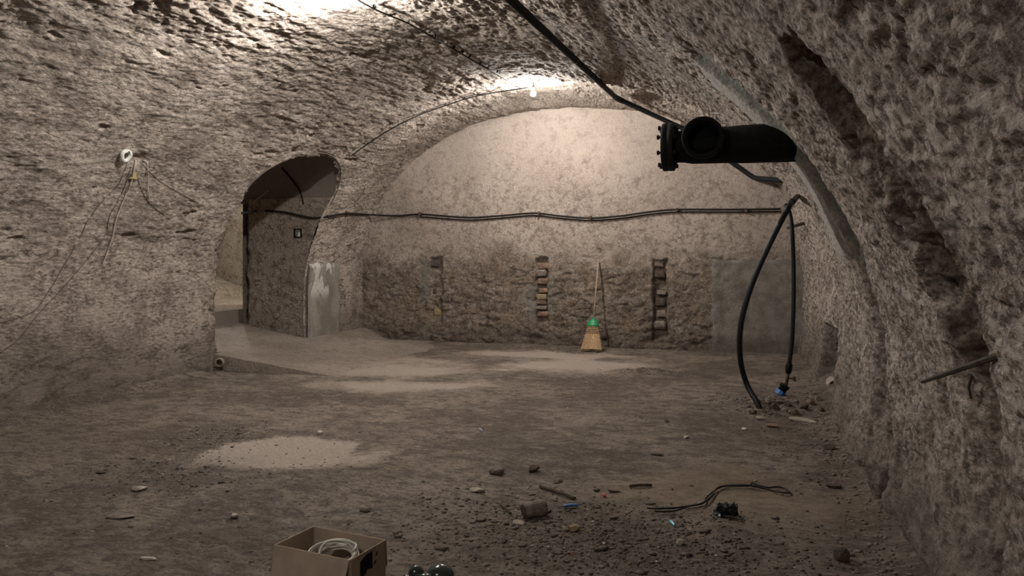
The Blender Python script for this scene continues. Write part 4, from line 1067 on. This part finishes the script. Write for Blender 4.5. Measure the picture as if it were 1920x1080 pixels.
# black crumpled clump
p = on_floor(1360, 966)
cl = thing('plastic_clump', (p.x, p.y, p.z), 'black crumpled plastic and tangled wire on the floor below the looped wire', 'scrap')
bm = bmesh.new(); bmesh.ops.create_icosphere(bm, subdivisions=3, radius=1)
for v in bm.verts:
    k = 1 + .35 * math.sin(v.co.x * 7 + v.co.z * 5) * math.cos(v.co.y * 9) + random.uniform(-.12, .12)
    v.co = Vector((v.co.x * .062 * k, v.co.y * .05 * k, max(-.2, v.co.z) * .055 * k + .008))
bm_obj('crumpled_film', bm, M['black_film'], cl)
for k in range(5):
    bm = bmesh.new(); a = k * 1.3; pts = [Vector((.05 * math.cos(a + t * .8) * (1 - .2 * t) + .02 * t, .05 * math.sin(a + t * 1.3), .015 + .05 * math.sin(t * 1.5))) for t in (0, .5, 1, 1.5, 2)]
    add_tube(bm, smooth_path(pts, 5), .003, 5); bm_obj('wire_curl', bm, M['rubber'], cl, True)

# ------------------------------------------------------------------ gravel, crumbs and dust: uncountable
def scatter(name, n, areas, smin, smax, mat, label, seed, flat=.55):
    g = np.random.default_rng(seed)
    xs, ys = [], []
    tot = sum(a[4] for a in areas)
    for cx, cy, rx, ry, wgt in areas:
        m = int(n * wgt / tot); xs.append(g.normal(cx, rx, m)); ys.append(g.normal(cy, ry, m))
    X = np.concatenate(xs); Y = np.concatenate(ys)
    ok = (X > -6.65) & (X < .72) & (Y > 2.6) & (Y < 12.3) & ~((X < -4.6) & (Y > 8.3))
    bxy = np.abs((X - cen.x) * math.cos(rotz) + (Y - cen.y) * math.sin(rotz)) ; byx = np.abs(-(X - cen.x) * math.sin(rotz) + (Y - cen.y) * math.cos(rotz))
    ok &= ~((bxy < bw / 2 + .05) & (byx < bd / 2 + .05))
    X, Y = X[ok], Y[ok]; m = len(X); Z = floor_z(X, Y)
    S = smin + (smax - smin) * g.random(m) ** 3
    base = np.array([[1, 0, 0], [.3, .95, 0], [-.8, .6, 0], [-.8, -.6, 0], [.3, -.95, 0], [0, 0, 1], [0.1, 0, -1]], float)
    tri = np.array([[i, (i + 1) % 5, 5] for i in range(5)] + [[(i + 1) % 5, i, 6] for i in range(5)])
    V = base[None] * (1 + .35 * (g.random((m, 7, 1)) - .5) * 2) * S[:, None, None]
    V[:, :, 0] *= (.7 + .7 * g.random((m, 1))); V[:, :, 2] *= flat * (.6 + .6 * g.random((m, 1)))
    a = g.random(m) * 6.283; ca, sa = np.cos(a)[:, None], np.sin(a)[:, None]
    Vx = V[:, :, 0] * ca - V[:, :, 1] * sa; Vy = V[:, :, 0] * sa + V[:, :, 1] * ca
    P = np.stack([Vx + X[:, None], Vy + Y[:, None], V[:, :, 2] + Z[:, None] + .15 * S[:, None]], -1).reshape(-1, 3)
    F = (tri[None] + (np.arange(m) * 7)[:, None, None]).reshape(-1, 3)
    return tag(mesh_np(name, P, F, mat, None, False), label, 'debris', None, 'stuff')
DEB = [(-.75, 3.95, .55, .35, 5), (-.3, 4.0, .5, .35, 3), (-1.2, 4.2, .4, .3, 2), (.1, 8.05, .22, .35, 3), (.35, 6.6, .22, .8, 2), (-1.35, 9.9, .25, .12, 1.6), (-3.1, 11.85, .25, .10, 1.6), (-2.4, 11.65, .16, .06, .6),
       (-4.3, 5.4, .22, .22, 1.6), (-3.9, 4.35, .4, .3, 1.5)]
ALL = [(-2.5, 5.5, 2.2, 2.2, 5), (-1.5, 3.8, 1.5, .7, 5), (-3.5, 4.4, 1.1, .8, 3)]
scatter('soil_crumbs', 9000, DEB, .0015, .013, M['soil'], 'dark soil crumbs and grit in loose heaps on the floor', 5)
scatter('gravel', 4500, DEB + ALL, .002, .012, M['stone_grey'], 'brown gravel strewn over the cellar floor', 6)
scatter('plaster_crumbs', 900, DEB + ALL, .002, .010, M['white_chip'], 'pale plaster crumbs strewn over the cellar floor', 8)
scatter('earth_flakes', 260, DEB[:4] + DEB[-2:], .010, .034, M['soil'], 'flat flakes of dark trodden earth lifting from the floor', 12, .22)
EDGE = [(-6.5, y_, .10, .5, 1) for y_ in (5.2, 6.2, 7.2, 8.0)] + [(.62, y_, .08, .4, 1) for y_ in (4, 5, 6, 7, 8, 9, 10)] + [(x_, 12.2, .4, .06, 1) for x_ in (-5, -4, -3, -2, -1)]
scatter('wall_foot_debris', 2500, EDGE, .003, .020, M['stone_grey'], 'crumbled plaster and grit along the foot of the walls', 9)
